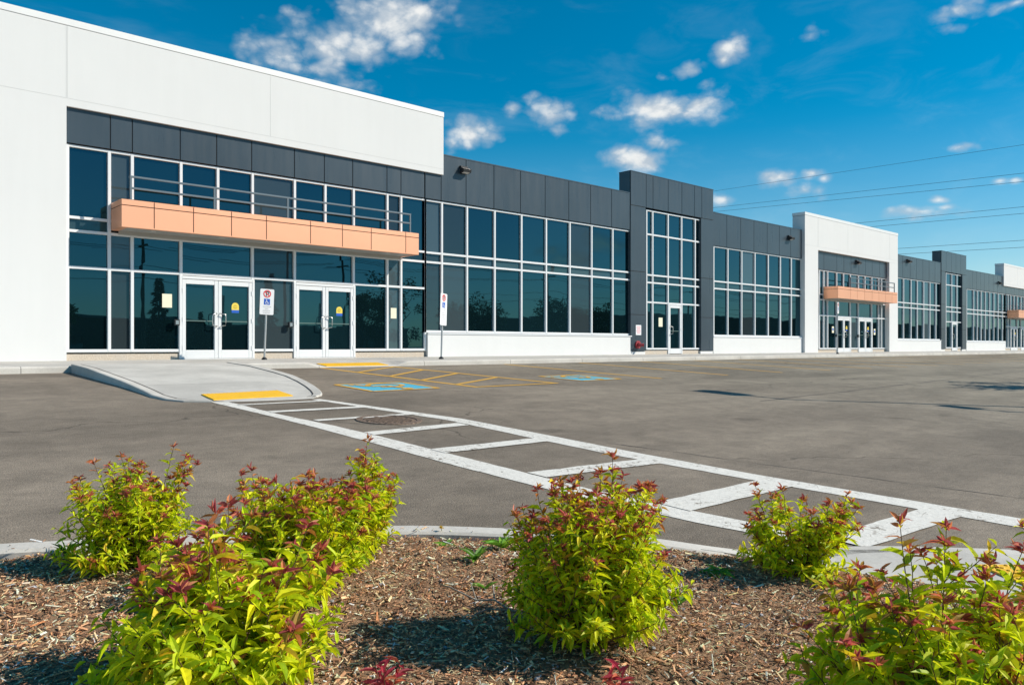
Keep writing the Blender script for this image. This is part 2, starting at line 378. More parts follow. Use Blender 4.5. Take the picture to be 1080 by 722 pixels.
# accessible symbols painted on the stalls
def arc(cx, cy, r, a0, a1, n): return [(cx + r*math.cos(R(a0+(a1-a0)*i/n)), cy + r*math.sin(R(a0+(a1-a0)*i/n))) for i in range(n+1)]
def wheelchair(sc):
    """ribbon polylines of the wheelchair symbol in a unit square, y up"""
    L = []
    L += ribbon(arc(0.44, 0.33, 0.23, 95, 350, 22), 0.075)
    L += ribbon([(0.42, 0.74), (0.46, 0.42), (0.70, 0.42), (0.80, 0.16), (0.90, 0.20)], 0.085)
    L += ribbon([(0.44, 0.58), (0.64, 0.58)], 0.065)
    L.append(arc(0.41, 0.86, 0.085, 0, 345, 15))
    return [[(x*sc, y*sc) for x, y in p] for p in L]
for q in ([(7.17, 12.65), (8.60, 12.63), (8.57, 11.42), (7.15, 11.36)], [(12.47, 12.83), (13.82, 12.85), (13.90, 11.63), (12.56, 11.58)]):
    def uv(p, q=q):
        x, y = p; top = (q[0][0]+(q[1][0]-q[0][0])*x, q[0][1]+(q[1][1]-q[0][1])*x); bot = (q[3][0]+(q[2][0]-q[3][0])*x, q[3][1]+(q[2][1]-q[3][1])*x)
        return (bot[0]+(top[0]-bot[0])*y, bot[1]+(top[1]-bot[1])*y)
    structure(strip([q], 'accessible_stall_marking', M_PBLUE, 0.004), 'blue painted square with a yellow wheelchair symbol')
    ed = []
    for a, b in (((0,0),(1,0)), ((1,0),(1,1)), ((1,1),(0,1)), ((0,1),(0,0))): ed += ribbon([uv(a), uv(b)], 0.09)
    structure(strip(ed, 'accessible_stall_border', M_PYEL, 0.008), 'yellow border of the blue square')
    structure(strip([[uv((1-p[0], 1-p[1])) for p in pl] for pl in wheelchair(1.0)], 'accessible_stall_symbol', M_PYEL, 0.011), 'yellow wheelchair symbol')
# tar seams
def seam(a, b, w, seed):
    pl = []
    N = 40
    for i in range(N+1):
        t = i/N; x = a[0]+(b[0]-a[0])*t; y = a[1]+(b[1]-a[1])*t
        pl.append((x + 0.05*noise.noise((t*6, seed, 0)) + 0.02*noise.noise((t*30, seed, 0)), y + 0.05*noise.noise((t*6, seed, 5))))
    out = []
    for i, (p, q) in enumerate(zip(pl, pl[1:])):
        ww = w * max(0.15, 0.7 + 1.2*noise.noise((i*0.4, seed, 9)))
        out += ribbon([p, q], ww)
    return out
M_TAR = material('tar_seam', (0.085, 0.072, 0.062), 0.85, var=0.3, vscale=20)
structure(strip(seam((6.5, 5.6), (7.9, -0.5), 0.016, 3.0), 'asphalt_seam', M_TAR, 0.003), 'dark paving seam')
structure(strip(seam((12.5, 7.3), (30, 8.5), 0.05, 8.0), 'asphalt_seam', M_TAR, 0.003), 'dark paving seam')
structure(strip(seam((30, 8.5), (75, 10.5), 0.06, 5.0), 'asphalt_seam', M_TAR, 0.003), 'dark paving seam')

# catch basin grate
gr = thing('manhole_cover', (5.43, 8.28, gz(8.28)), 'round rusty cast iron drain cover inside the crosswalk', 'drain cover')
m = MB(); n = 36
m.poly([(5.43+0.33*math.cos(2*math.pi*i/n), 8.26+0.36*math.sin(2*math.pi*i/n), gz(8.26+0.36*math.sin(2*math.pi*i/n))+0.006) for i in range(n)])
for i in range(-5, 6):
    for j in range(-5, 6):
        if (i*i + j*j) < 26: 
            x, y = 5.43+i*0.058, 8.26+j*0.058; z = gz(y)+0.004
            m.box(x-0.021, x+0.021, y-0.021, y+0.021, z-0.003, z+0.009)
m.build('cover_plate', M_RUST, gr)
m = MB()
for i in range(n):
    a, b = 2*math.pi*i/n, 2*math.pi*(i+1)/n
    def q(an, r, dz): 
        y = 8.26+r*math.sin(an)*1.05; return (5.43+r*math.cos(an), y, gz(y)+dz)
    m.poly([q(a,.345,.012), q(b,.345,.012), q(b,.40,.012), q(a,.40,.012)]); m.poly([q(a,.40,.012), q(b,.40,.012), q(b,.405,-.01), q(a,.405,-.01)])
    m.poly([q(b,.345,.012), q(a,.345,.012), q(a,.345,-.01), q(b,.345,-.01)])
m.build('cover_rim', M_RUST, gr)

# ------------------------------------------------------------------ sidewalk in front of the shops (kerb, dropped kerb at the hatched aisle)
def swz(x, y):
    t = (21.7 - y) / 5.05
    z = 0.0 - 0.02 * max(0, min(1, t))
    dx = max(0.0, 1.0 - max(0.0, abs(x - 10.1) - 0.95) / 0.5); dx = min(1.0, dx)
    dy = max(0.0, min(1.0, (17.75 - y) / 1.1))
    z -= 0.115 * dx * dx * (3-2*dx) * dy
    return z
def swgrid(y0, y1, ny, name, mat, face=False):
    m = MB(); X = [-25, -8, -2, 2, 4, 6, 8] + [8 + 0.15*i for i in range(1, 29)] + [13, 16, 20, 26, 34, 44, 60, 80, 98]
    Y = [y0 + (y1-y0)*i/ny for i in range(ny+1)]
    W = len(Y) + (3 if face else 0)
    for x in X:
        if face:
            z = swz(x, y0)
            m.v += [(x, YK-0.012, -0.3), (x, YK+0.004, z-0.035), (x, YK+0.02, z-0.008)]
        for y in Y: m.v.append((x, y, swz(x, y)))
    for i in range(len(X)-1):
        for j in range(W-1):
            a = i*W+j; m.f.append((a, a+W, a+W+1, a+1)); m.mi.append(0)
    return structure(m.build(name, mat, smooth=False))
swgrid(16.66, 16.80, 1, 'kerb', M_KERB, True)['label'] = 'pale concrete kerb along the shopfront sidewalk'
swgrid(16.804, 21.75, 12, 'sidewalk', M_CONC)['label'] = 'concrete sidewalk along the shopfronts'
# dark joint behind the kerb, and dirt in the gutter
m = MB(); m.box(-25, 8.4, 16.798, 16.808, -0.2, -0.024); m.box(11.8, 98, 16.798, 16.808, -0.2, -0.024); structure(m.build('kerb_joint', M_GAP))

# walkway ramp running down from the sidewalk to the crosswalk
def rz(y):
    h = 0.14 * max(0.0, min(1.0, (y - 11.3) / 4.3)) + 0.012
    return gz(min(y, YK)) + h
L_ = [(3.82, 16.62), (3.83, 15.0), (3.84, 13.5), (3.80, 12.4), (3.76, 11.85), (3.80, 11.42), (3.95, 11.12), (4.27, 10.93)]
R_ = [(6.97, 16.62), (6.99, 15.4), (6.96, 14.4), (6.90, 13.7), (6.72, 12.9), (6.52, 12.2), (6.34, 11.68), (6.18, 11.3), (6.02, 11.05), (5.72, 10.80)]
m = MB()
def interp(pl, y):
    for a, b in zip(pl, pl[1:]):
        if a[1] >= y >= b[1]: return a[0] + (b[0]-a[0]) * (a[1]-y) / (a[1]-b[1])
    return pl[-1][0]
ysr = sorted({16.62, 10.93, *[16.62 - 0.12*i for i in range(47)]} | {p[1] for p in L_}, reverse=True)
ysr = [y for y in ysr if y >= 10.93]
KW = 0.16
rows = []
for y in ysr:
    l, r = interp(L_, y), interp(R_, y); z = rz(y)
    rows.append((l, r, y, z))
def loft(cols, name, mat):
    mm = MB()
    W = len(cols[0])
    for c in cols: mm.v += c
    for i in range(len(cols)-1):
        for j in range(W-1):
            a = i*W+j; mm.f.append((a, a+1, a+W+1, a+W)); mm.mi.append(0)
    return mm.build(name, mat)
o = loft([[(l+KW+0.006, y, z-0.004), ((l+r)/2, y, z), (r-KW-0.006, y, z-0.004)] for l, r, y, z in rows], 'walkway_ramp', M_RAMP)
structure(o, 'concrete walkway ramp leading down to the crosswalk')
o = loft([[(l-0.01, y, gz(y)-0.05), (l+0.002, y, z+0.006), (l+0.02, y, z+0.014), (l+KW, y, z+0.004), (l+KW, y, z-0.05)] for l, r, y, z in rows], 'walkway_kerb', M_KERB)
structure(o, 'kerb along the left edge of the walkway ramp')
o = loft([[(r-KW, y, z-0.05), (r-KW, y, z+0.004), (r-0.02, y, z+0.014), (r-0.002, y, z+0.006), (r+0.01, y, gz(y)-0.05)] for l, r, y, z in rows], 'walkway_kerb', M_KERB)
structure(o, 'kerb along the right edge of the walkway ramp')
# rounded foot of the ramp
m = MB(); l, r, y, z = rows[-1]
ft = [(l, y), (4.6, 10.84), (5.0, 10.78), (5.4, 10.75), (5.72, 10.78), (r, y)]
for a, b in zip(ft, ft[1:]): m.poly([(a[0], a[1], gz(a[1])+0.006), (b[0], b[1], gz(b[1])+0.006), (b[0], 10.935, rz(10.93)+0.003), (a[0], 10.935, rz(10.93)+0.003)])
structure(m.build('walkway_foot', M_KERB), 'flush concrete foot of the walkway ramp')
m = MB(); 
for a, b in zip(rows, rows[1:]):
    m.poly([(a[0]+KW-.005, a[2], a[3]+0.006), (a[0]+KW+.018, a[2], a[3]+0.006), (b[0]+KW+.018, b[2], b[3]+0.006), (b[0]+KW-.005, b[2], b[3]+0.006)])
    m.poly([(a[1]-KW-.012, a[2], a[3]+0.006), (a[1]-KW+.005, a[2], a[3]+0.006), (b[1]-KW+.005, b[2], b[3]+0.006), (b[1]-KW-.012, b[2], b[3]+0.006)])
structure(m.build('walkway_joint', M_GAP))

def tactile(c, zf, label, nx=20, ny=10):
    """c = four corners (x, y); zf(x, y) ground height"""
    t = thing('tactile_plate', (c[0][0], c[0][1], zf(*c[0])), label, 'tactile plate', 'yellow tactile plates')
    def P(u, v, h):
        x = (c[0][0]*(1-u)+c[1][0]*u)*(1-v)+(c[3][0]*(1-u)+c[2][0]*u)*v; y = (c[0][1]*(1-u)+c[1][1]*u)*(1-v)+(c[3][1]*(1-u)+c[2][1]*u)*v
        return (x, y, zf(x, y)+h)
    m = MB()
    for i in range(8): 
        u0, u1 = i/8, (i+1)/8
        m.poly([P(u0,1,.012), P(u1,1,.012), P(u1,0,.012), P(u0,0,.012)])
        m.poly([P(u0,1,-.01), P(u1,1,-.01), P(u1,1,.012), P(u0,1,.012)]); m.poly([P(u1,0,-.01), P(u0,0,-.01), P(u0,0,.012), P(u1,0,.012)])
    for u in (0, 1): m.poly([P(u,0,-.01), P(u,1,-.01), P(u,1,.012), P(u,0,.012)])
    m.build('plate', M_TACT, t)
    m = MB()
    for i in range(nx):
        for j in range(ny):
            u, v = (i+.5)/nx, (j+.5)/ny; x, y, z = P(u, v, .012); k = 8; ri, ro = .009, .014
            a = [(x+ro*math.cos(2*math.pi*q/k), y+ro*math.sin(2*math.pi*q/k), z) for q in range(k)]
            b = [(x+ri*math.cos(2*math.pi*q/k), y+ri*math.sin(2*math.pi*q/k), z+.006) for q in range(k)]
            for q in range(k): m.poly([a[q], a[(q+1)%k], b[(q+1)%k], b[q]])
            m.poly(b)
    m.build('tread_dome', M_TACT, t)
tactile([(4.42, 11.72), (5.66, 11.80), (5.60, 11.16), (4.36, 11.10)], lambda x, y: rz(y), 'yellow tactile plate at the foot of the concrete walkway ramp')
tactile([(9.25, 17.22), (10.98, 17.22), (10.98, 16.72), (9.25, 16.72)], swz, 'yellow tactile plate at the dropped kerb beside the hatched aisle', 26, 8)

# ------------------------------------------------------------------ planting island
KO = [(-9, 6.6), (-5, 6.3), (-2.5, 5.85), (-0.6, 5.15), (0.74, 4.62), (1.01, 4.50), (1.67, 4.19), (2.15, 3.98), (2.61, 3.73), (3.02, 3.37), (3.35, 3.03), (3.61, 2.72), (3.80, 2.53), (4.10, 2.40), (4.45, 2.26), (4.85, 2.09), (5.57, 1.47), (6.5, 0.55), (7.6, -0.7), (9, -2.6)]
def kerb_h(x):
    if x < 3.45: return 0.12
    if x > 4.35: return 0.012
    t = (x - 3.45) / 0.9; t = t*t*(3-2*t); return 0.12*(1-t) + 0.012*t
def lerp_pl(pl, x):
    for a, b in zip(pl, pl[1:]):
        if a[0] <= x <= b[0]: return a[1] + (b[1]-a[1])*(x-a[0])/(b[0]-a[0])
    return pl[-1][1]
def catmull(pl, per=6):
    out = []
    for i in range(len(pl)-1):
        p0, p1, p2, p3 = pl[max(0,i-1)], pl[i], pl[i+1], pl[min(len(pl)-1,i+2)]
        for k in range(per):
            t = k/per
            out.append(tuple(0.5*((2*p1[a]) + (-p0[a]+p2[a])*t + (2*p0[a]-5*p1[a]+4*p2[a]-p3[a])*t*t + (-p0[a]+3*p1[a]-3*p2[a]+p3[a])*t**3) for a in (0,1)))
    return out + [pl[-1]]
KP = catmull(KO, 5)
cols = []
for i, p in enumerate(KP):
    a, b = KP[max(0,i-1)], KP[min(len(KP)-1,i+1)]
    d = Vector((b[0]-a[0], b[1]-a[1])).normalized(); nrm = Vector((d.y, -d.x))
    if nrm.y > 0: nrm = -nrm
    h = kerb_h(p[0]); z = gz(p[1])
    def at(o_, dz): 
        x, y = p[0]+nrm.x*o_, p[1]+nrm.y*o_; return (x, y, gz(y)+dz)
    cols.append([at(-0.012, -0.06), at(0.0, h-0.02), at(0.015, h), at(0.145, h+0.003), at(0.16, h-0.01), at(0.162, -0.1)])
structure(loft(cols, 'island_kerb', M_KERB), 'pale curved kerb round the planting bed')
m = MB()
for i in range(0, len(KP)-1):
    pass
# concrete landing where the crosswalk enters the island
MB_EDGE = [(-9, 6.42), (-5, 6.12), (-2.5, 5.67), (-0.6, 4.98), (0.74, 4.46), (1.01, 4.34), (1.67, 4.03), (2.15, 3.82), (2.53, 3.60), (2.94, 3.24), (3.25, 2.93), (3.51, 2.62), (3.72, 2.42), (3.98, 2.15), (4.20, 1.90), (4.32, 1.68), (4.46, 1.25), (4.62, 0.6), (4.85, -0.3), (5.3, -1.6), (6.0, -3.4)]
ME = catmull(MB_EDGE, 6)
m = MB()
lo = [p for p in ME if p[0] >= 3.62]
hi_ = [p for p in KP if p[0] >= 3.78]
def resample(pl, n):
    L = [0]
    for a, b in zip(pl, pl[1:]): L.append(L[-1] + math.dist(a, b))
    out = []
    for i in range(n):
        s = L[-1]*i/(n-1); j = max(k for k in range(len(L)) if L[k] <= s+1e-9); j = min(j, len(pl)-2)
        t = (s-L[j])/max(1e-9, L[j+1]-L[j]); out.append((pl[j][0]+(pl[j+1][0]-pl[j][0])*t, pl[j][1]+(pl[j+1][1]-pl[j][1])*t))
    return out
A, B = resample(lo, 40), resample(hi_, 40)
def landz(x, y): return gz(y) + max(0.018, kerb_h(x) - 0.004) - 0.002
for i in range(39):
    for j in range(6):
        def q(i_, j_):
            t = j_/6; x = A[i_][0]*(1-t)+B[i_][0]*t*1.0; y = A[i_][1]*(1-t)+B[i_][1]*t
            if j_ == 6: y -= 0.14; x -= 0.06
            return (x, y, landz(x, y))
        m.poly([q(i,j), q(i+1,j), q(i+1,j+1), q(i,j+1)])
# vertical edge down into the mulch
for i in range(39):
    a, b = A[i], A[i+1]
    m.poly([(a[0], a[1], landz(*a)), (a[0]-.004, a[1], landz(*a)-.12), (b[0]-.004, b[1], landz(*b)-.12), (b[0], b[1], landz(*b))])
structure(m.build('island_sidewalk', M_RAMP), 'concrete landing at the near end of the crosswalk')
ax = Vector((0.80, -0.60)); bx = Vector((-0.52, -0.85))
c0 = Vector((4.92, 1.52))
tactile([tuple(c0), tuple(c0+ax*1.22), tuple(c0+ax*1.22+bx*0.45), tuple(c0+bx*0.45)], landz, 'yellow tactile plate on the landing beside the bushes')

def mz(x, y):
    e = lerp_pl(ME, x) - y                     # distance to the bed's edge
    k = max(0.0, min(1.0, e/0.5))
    base = gz(y) + (0.085 if x < 3.5 else 0.085 - 0.075*min(1, (x-3.5)/0.7))
    return base + 0.05*k + 0.035*noise.noise((x*1.3, y*1.3, 0))*k + 0.014*noise.noise((x*6, y*6, 3)) + 0.006*noise.noise((x*22, y*22, 7))
m = MB()
NX = 300
X0, X1 = -3.0, 5.9
ncol = []
for i in range(NX+1):
    x = X0 + (X1-X0)*i/NX; e = lerp_pl(ME, x); y0 = -3.4
    for j in range(241):
        t = j/240; y = y0 + (e+0.01-y0)*t
        m.v.append((x, y, mz(x, y)))
for i in range(NX):
    for j in range(240):
        a = i*241+j; m.f.append((a, a+241, a+242, a+1)); m.mi.append(0)
structure(m.build('mulch_bed_ground', M_SOIL, smooth=True), 'bed of brown bark mulch in front of the lot')
# loose bark chips
CHIPC = [(0.23,0.135,0.085)]*5 + [(0.34,0.21,0.135)]*4 + [(0.13,0.075,0.05)]*4 + [(0.47,0.33,0.22)]*3 + [(0.54,0.40,0.27)] + [(0.46,0.42,0.36)] + [(0.42,0.20,0.10)] + [(0.07,0.045,0.035)]*2
rng = random.Random(3)
def inview(x, y, mrg=0.15):
    r = x*ST - y*CT; f_ = x*CT + y*ST
    return f_ > 1.2 and abs(r/f_) < 540/F*(1+mrg) + 0.05
m = MB(); cnt = 0
while cnt < 60000:
    f_ = 1.6 + 4.0*rng.random()**0.9
    s_ = (rng.random()*2-1)*0.72*f_
    x = f_*CT + s_*ST; y = f_*ST - s_*CT
    if x < X0+0.1 or x > X1-0.2: continue
    e_ = lerp_pl(ME, x) - y
    if e_ < 0.015 and not (e_ > -0.16 and rng.random() < 0.045 and x < 3.4): continue
    cnt += 1; zz_ = mz(x, y) if e_ >= 0.015 else gz(y) + kerb_h(x) + 0.004
    ln = rng.lognormvariate(math.log(0.0125), 0.6); ln = min(ln, 0.08); w = ln*rng.uniform(0.14, 0.42); w = min(max(w, 0.0025), 0.012); th = rng.uniform(0.0012, 0.004)
    if rng.random() < 0.15: ln *= 1.6; w *= 0.45
    an = rng.uniform(0, math.tau); ti = rng.gauss(0, 0.28); ro = rng.gauss(0, 0.5)
    mt = Matrix.Translation((x, y, zz_+rng.uniform(0.001, 0.012 if e_ > 0.015 else 0.003))) @ Matrix.Rotation(an, 4, 'Z') @ Matrix.Rotation(ti, 4, 'Y') @ Matrix.Rotation(ro, 4, 'X')
    c = rng.choice(CHIPC); k = rng.uniform(1.2, 3.0); c = tuple(min(0.72, q*k) for q in (c[0]*1.06, c[1]*0.95, c[2]*0.84))
    i = len(m.v); tp = rng.uniform(0.3, 1.0); tq = rng.uniform(0.3, 1.0); bend = rng.uniform(-0.1, 0.1)*ln
    for p in ((-ln/2, -w/2*tp, 0), (ln/2, -w/2*tq, 0), (ln/2, w/2*tq, 0), (-ln/2, w/2*tp, 0), (-ln/2, -w/2*tp, th), (ln/2, -w/2*tq, th), (ln/2, w/2*tq, th), (-ln/2, w/2*tp, th)):
        m.v.append(tuple(mt @ Vector(p))); m.col.append(c)
    for q in ((4,5,6,7),(0,1,5,4),(1,2,6,5),(2,3,7,6),(3,0,4,7)): m.f.append(tuple(i+a for a in q)); m.mi.append(0)
o = m.build('bark_chips', M_CHIP); o['kind'] = 'stuff'; o['label'] = 'loose brown and tan bark chips covering the planting bed'
# small pale pebbles among the chips
m = MB()
for _ in range(260):
    f_ = 1.8 + 3.0*rng.random(); s_ = (rng.random()*2-1)*0.7*f_
    x = f_*CT + s_*ST; y = f_*ST - s_*CT
    if x > X1-0.3 or lerp_pl(ME, x)-y < 0.04: continue
    r = rng.uniform(0.004, 0.012); z = mz(x, y)+r*0.5; g_ = rng.uniform(0.2, 0.5); i = len(m.v); N = 7
    for k in range(3):
        rr = r*(0.8, 1.0, 0.6)[k]; dz = r*(-0.4, 0.1, 0.6)[k]
        for q in range(N):
            an = math.tau*q/N; m.v.append((x+rr*math.cos(an)*rng.uniform(.85,1.2), y+rr*math.sin(an)*rng.uniform(.75,1.1), z+dz)); m.col.append((g_, g_, g_*1.04))
    for k in range(2):
        for q in range(N): m.f.append((i+k*N+q, i+k*N+(q+1)%N, i+(k+1)*N+(q+1)%N, i+(k+1)*N+q)); m.mi.append(0)
    m.f.append(tuple(i+2*N+q for q in range(N))); m.mi.append(0)
o = m.build('gravel', M_CHIP); o['kind'] = 'stuff'; o['label'] = 'scattered small grey stones on the mulch'

# ------------------------------------------------------------------ shrubs
def leaf(m, p, d, up, ln, w, c, curl=0.25, fold=0.25):
    d = d.normalized(); side = d.cross(up)
    if side.length < 1e-4: side = Vector((1,0,0))
    side.normalize(); nrm = side.cross(d).normalized()
    i = len(m.v)
    def pt(t, s, dz): return tuple(p + d*(ln*t) + side*(w*s) + nrm*(dz*ln - curl*ln*t*t))
    m.v += [pt(0,0,0), pt(.28,-.42,fold*.16), pt(.28,0,0), pt(.28,.42,fold*.16), pt(.62,-.36,fold*.14), pt(.62,0,0), pt(.62,.36,fold*.14), pt(1,0,0)]
    m.col += [c]*8
    for f_ in ((0,2,1),(0,3,2),(1,2,5,4),(2,3,6,5),(4,5,7),(5,6,7)): m.f.append(tuple(i+a for a in f_)); m.mi.append(0)
GREENS = [(0.70,0.79,0.014), (0.80,0.85,0.018), (0.56,0.71,0.016), (0.88,0.87,0.022), (0.42,0.58,0.020), (0.76,0.83,0.014)]
YELL = [(0.82,0.66,0.03), (0.78,0.58,0.03), (0.84,0.62,0.05)]
ORNG = [(0.60,0.27,0.045), (0.54,0.20,0.05), (0.66,0.36,0.06), (0.46,0.27,0.05)]
REDS = [(0.62,0.14,0.11), (0.70,0.20,0.12), (0.54,0.11,0.12), (0.72,0.27,0.11), (0.44,0.09,0.09)]
def jit(c, rn, a=0.16):
    k = 1 + rn.uniform(-a, a); return (c[0]*k*(1+rn.uniform(-.06,.06)), c[1]*k, c[2]*k)
def shrub(x, y, rx, h, seed, nst, leafl, label, red=1.0, lean=(0,0), tall=0.0, nper=22, sparse=0.0, shoots=()):
    nst = int(nst*1.12); leafl *= 1.16
    """multi-stemmed spirea: arching stems from one crown, spiral leaves, red young tips"""
    rn = random.Random(seed); z0 = mz(x, y) - 0.01
    t = thing('spirea_bush', (x, y, z0), label, 'bush', 'golden spirea bushes in the mulch bed')
    st, fo, yo = MB(), MB(), MB()
    for spec in [None]*nst + list(shoots):
        # direction on a dome
        an = rn.uniform(0, math.tau); q = math.sqrt(rn.random())
        low = rn.random() < 0.34          # short outer stems that clothe the base
        if low: q = rn.uniform(0.75, 1.08)
        tip_r = rx*q*rn.uniform(0.88, 1.08)
        hh = h*(1-0.30*q**3.0)*rn.uniform(0.78, 1.06)*(1+0.34*noise.noise((math.cos(an)*q*1.9+seed, math.sin(an)*q*1.9, seed*0.7)))
        if low: hh *= rn.uniform(0.28, 0.75)
        extra = (not low) and rn.random() < 0.16 + tall*0.4
        if extra: hh *= rn.uniform(1.06, 1.20+tall*0.2)
        hh = max(hh, 0.10*h)
        if spec: hh = spec[2]
        ca, sa = math.cos(an), math.sin(an)
        b = Vector((x + rn.gauss(0, rx*0.13), y + rn.gauss(0, rx*0.13), z0))
        tip = Vector((x + ca*tip_r + lean[0]*hh, y + sa*tip_r + lean[1]*hh, z0 + hh))
        if spec: low = False; q = 0.3; tip = Vector((spec[0], spec[1], z0+hh)); b = Vector((x+(spec[0]-x)*.5, y+(spec[1]-y)*.5, z0))
        mid = b.lerp(tip, 0.5) + Vector((ca, sa, 0))*tip_r*0.16 + Vector((0, 0, hh*0.06))
        pts = []
        N = 9
        for i in range(N+1):
            u = i/N; p = b*(1-u)**2 + mid*2*u*(1-u) + tip*u*u
            p += Vector((rn.gauss(0, .003), rn.gauss(0, .003), 0)); pts.append(p)
        st.tube(pts, [0.0034*(1-0.7*i/N) for i in range(N+1)], 5, cap=False)
        def at(u):
            k = min(N-1e-6, u*N); i = int(k); return pts[i].lerp(pts[i+1], k-i), (pts[min(N,i+1)]-pts[i]).normalized()
        hf = hh/h; redtip = rn.random() < red*max(0.04, min(0.85, (hf-0.55)/0.45))
        redtip = redtip or bool(spec) or extra
        def leaves(atf, n, u0, ln_, tipred, clus):
            ph = rn.uniform(0, math.tau)
            for j in range(n):
                u = u0 + (1-u0)*(j/(n-1))**0.85
                p, d = atf(u); ph += 2.4 + rn.uniform(-.3, .3)
                ref = Vector((0,0,1)) if abs(d.z) < 0.92 else Vector((1,0,0))
                e1 = d.cross(ref).normalized(); e2 = d.cross(e1)
                out = e1*math.cos(ph) + e2*math.sin(ph)
                ang = 0.35 + 0.75*(1-u) + rn.uniform(-.15, .2)
                if u > 0.9: ang = rn.uniform(0.75, 1.35)
                dr = out*math.cos(0.9-ang) + d*math.sin(0.9-ang+0.25) + Vector((0,0,0.12))
                L = ln_*rn.uniform(0.7, 1.15)*(1.0 if u < 0.85 else 0.72)
                if u < u0+0.15: L *= 0.8
                r_ = rn.random(); tr = u + rn.gauss(0, 0.045)
                tgt = fo
                if tipred and tr > 0.965: c = rn.choice(REDS if r_ < .7 else ORNG); tgt = yo; L *= 0.68
                elif tipred and tr > 0.91: c = rn.choice(ORNG if r_ < 0.5 else YELL if r_ < .7 else REDS); tgt = yo
                elif tipred and tr > 0.83: c = rn.choice(YELL if r_ < 0.35 else ORNG if r_ < 0.5 else GREENS)
                else: c = rn.choice(GREENS if r_ < 0.93 else YELL)
                if r_ < 0.02: c = rn.choice(ORNG)
                leaf(tgt, p, dr, Vector((rn.gauss(0,.25), rn.gauss(0,.25), 1)), L, L*rn.uniform(0.29, 0.40), jit(c, rn), rn.uniform(0.05, 0.4), rn.uniform(0.3, 1.4))
            if tipred and clus:   # tight whorl of young red leaves and buds at the tip
                p, d = atf(1.0)
                for j in range(rn.randint(7, 12)):
                    v = Vector((rn.gauss(0,1), rn.gauss(0,1), rn.uniform(0.2, 1.2)))
                    leaf(yo, p - d*rn.uniform(0, .018), v, Vector((rn.gauss(0,1), rn.gauss(0,1), 0.6)), ln_*rn.uniform(.35, .65), ln_*rn.uniform(.13, .2), jit(rn.choice(REDS if rn.random() < .72 else ORNG), rn), rn.uniform(-.1, .3), 0.8)
        leaves(at, int(nper*rn.uniform(.85, 1.15)*(0.75 if low else 1)), 0.10 if q > 0.35 else 0.3, leafl, redtip, True)
        # side shoots
        for k in range(rn.randint(1, 3) if sparse < 0.5 else rn.randint(0, 2)):
            u = rn.uniform(0.35, 0.8); p, d = at(u); a2 = rn.uniform(0, math.tau)
            o2 = Vector((math.cos(a2), math.sin(a2), rn.uniform(0.3, 1.0))).normalized(); ln2 = hh*rn.uniform(.14, .26)
            e = p + (o2*0.75 + d*0.5)*ln2; pp = [p, p.lerp(e, .5)+Vector((0,0,-.004)), e]
            st.tube(pp, [.0018, .0014, .0008], 4, cap=False)
            leaves(lambda u_, p=p, e=e: (p.lerp(e, u_), (e-p).normalized()), rn.randint(7, 11), 0.15, leafl*0.85, redtip and rn.random() < 0.6 and e.z > z0+0.55*hh, True)
    st.build('stem', M_STEM, t, smooth=True); fo.build('foliage', M_LEAF, t)
    if yo.v: yo.build('shoot_tip', M_LEAF, t)
    return t
shrub(1.12, 3.84, 0.28, 0.47, 11, 100, 0.050, 'compact dome shaped spirea bush by the kerb, farthest left, with few red tips', red=0.7)
shrub(0.95, 2.36, 0.38, 0.49, 22, 96, 0.072, 'large leafed yellow green spirea bush nearest the viewer, in front of two others', red=0.4, tall=0.3, nper=20, shoots=[(1.00,2.54,.56),(.84,2.58,.49),(.76,2.50,.43),(1.20,2.36,.46)])
shrub(1.56, 3.03, 0.31, 0.50, 33, 108, 0.055, 'spirea bush with many red shoots, right behind the largest leafed bush', red=0.95, tall=0.2)
shrub(2.04, 3.35, 0.20, 0.45, 44, 70, 0.050, 'narrow upright spirea bush against the kerb, touching the red shooted bush', red=0.85, tall=0.1)
shrub(2.17, 1.97, 0.335, 0.545, 55, 150, 0.052, 'big round spirea bush standing alone with a bare twig beside it', red=0.9, tall=0.12)
shrub(3.58, 1.88, 0.29, 0.335, 66, 50, 0.054, 'low open spirea bush beside the crosswalk end, with upright tufted tips', red=0.9, tall=0.35, nper=18, sparse=0.3, shoots=[(3.37,2.0,.45),(3.65,1.68,.42),(3.55,1.84,.385),(3.40,1.93,.40),(3.66,1.72,.36)])
shrub(2.36, 0.78, 0.47, 0.45, 77, 96, 0.066, 'loose spirea bush in front of the yellow tactile plate, with tall red shoots', red=0.6, tall=0.35, nper=19, shoots=[(2.27,.90,.69),(2.38,.81,.67),(2.42,.72,.58),(2.28,1.02,.53),(2.50,.66,.62),(2.18,1.0,.50),(2.33,.86,.60)])
shrub(3.62, 0.80, 0.20, 0.50, 88, 22, 0.062, 'dark tipped spirea bush cut off by the frame beside the yellow tactile plate', red=1.0, tall=0.3, nper=16)

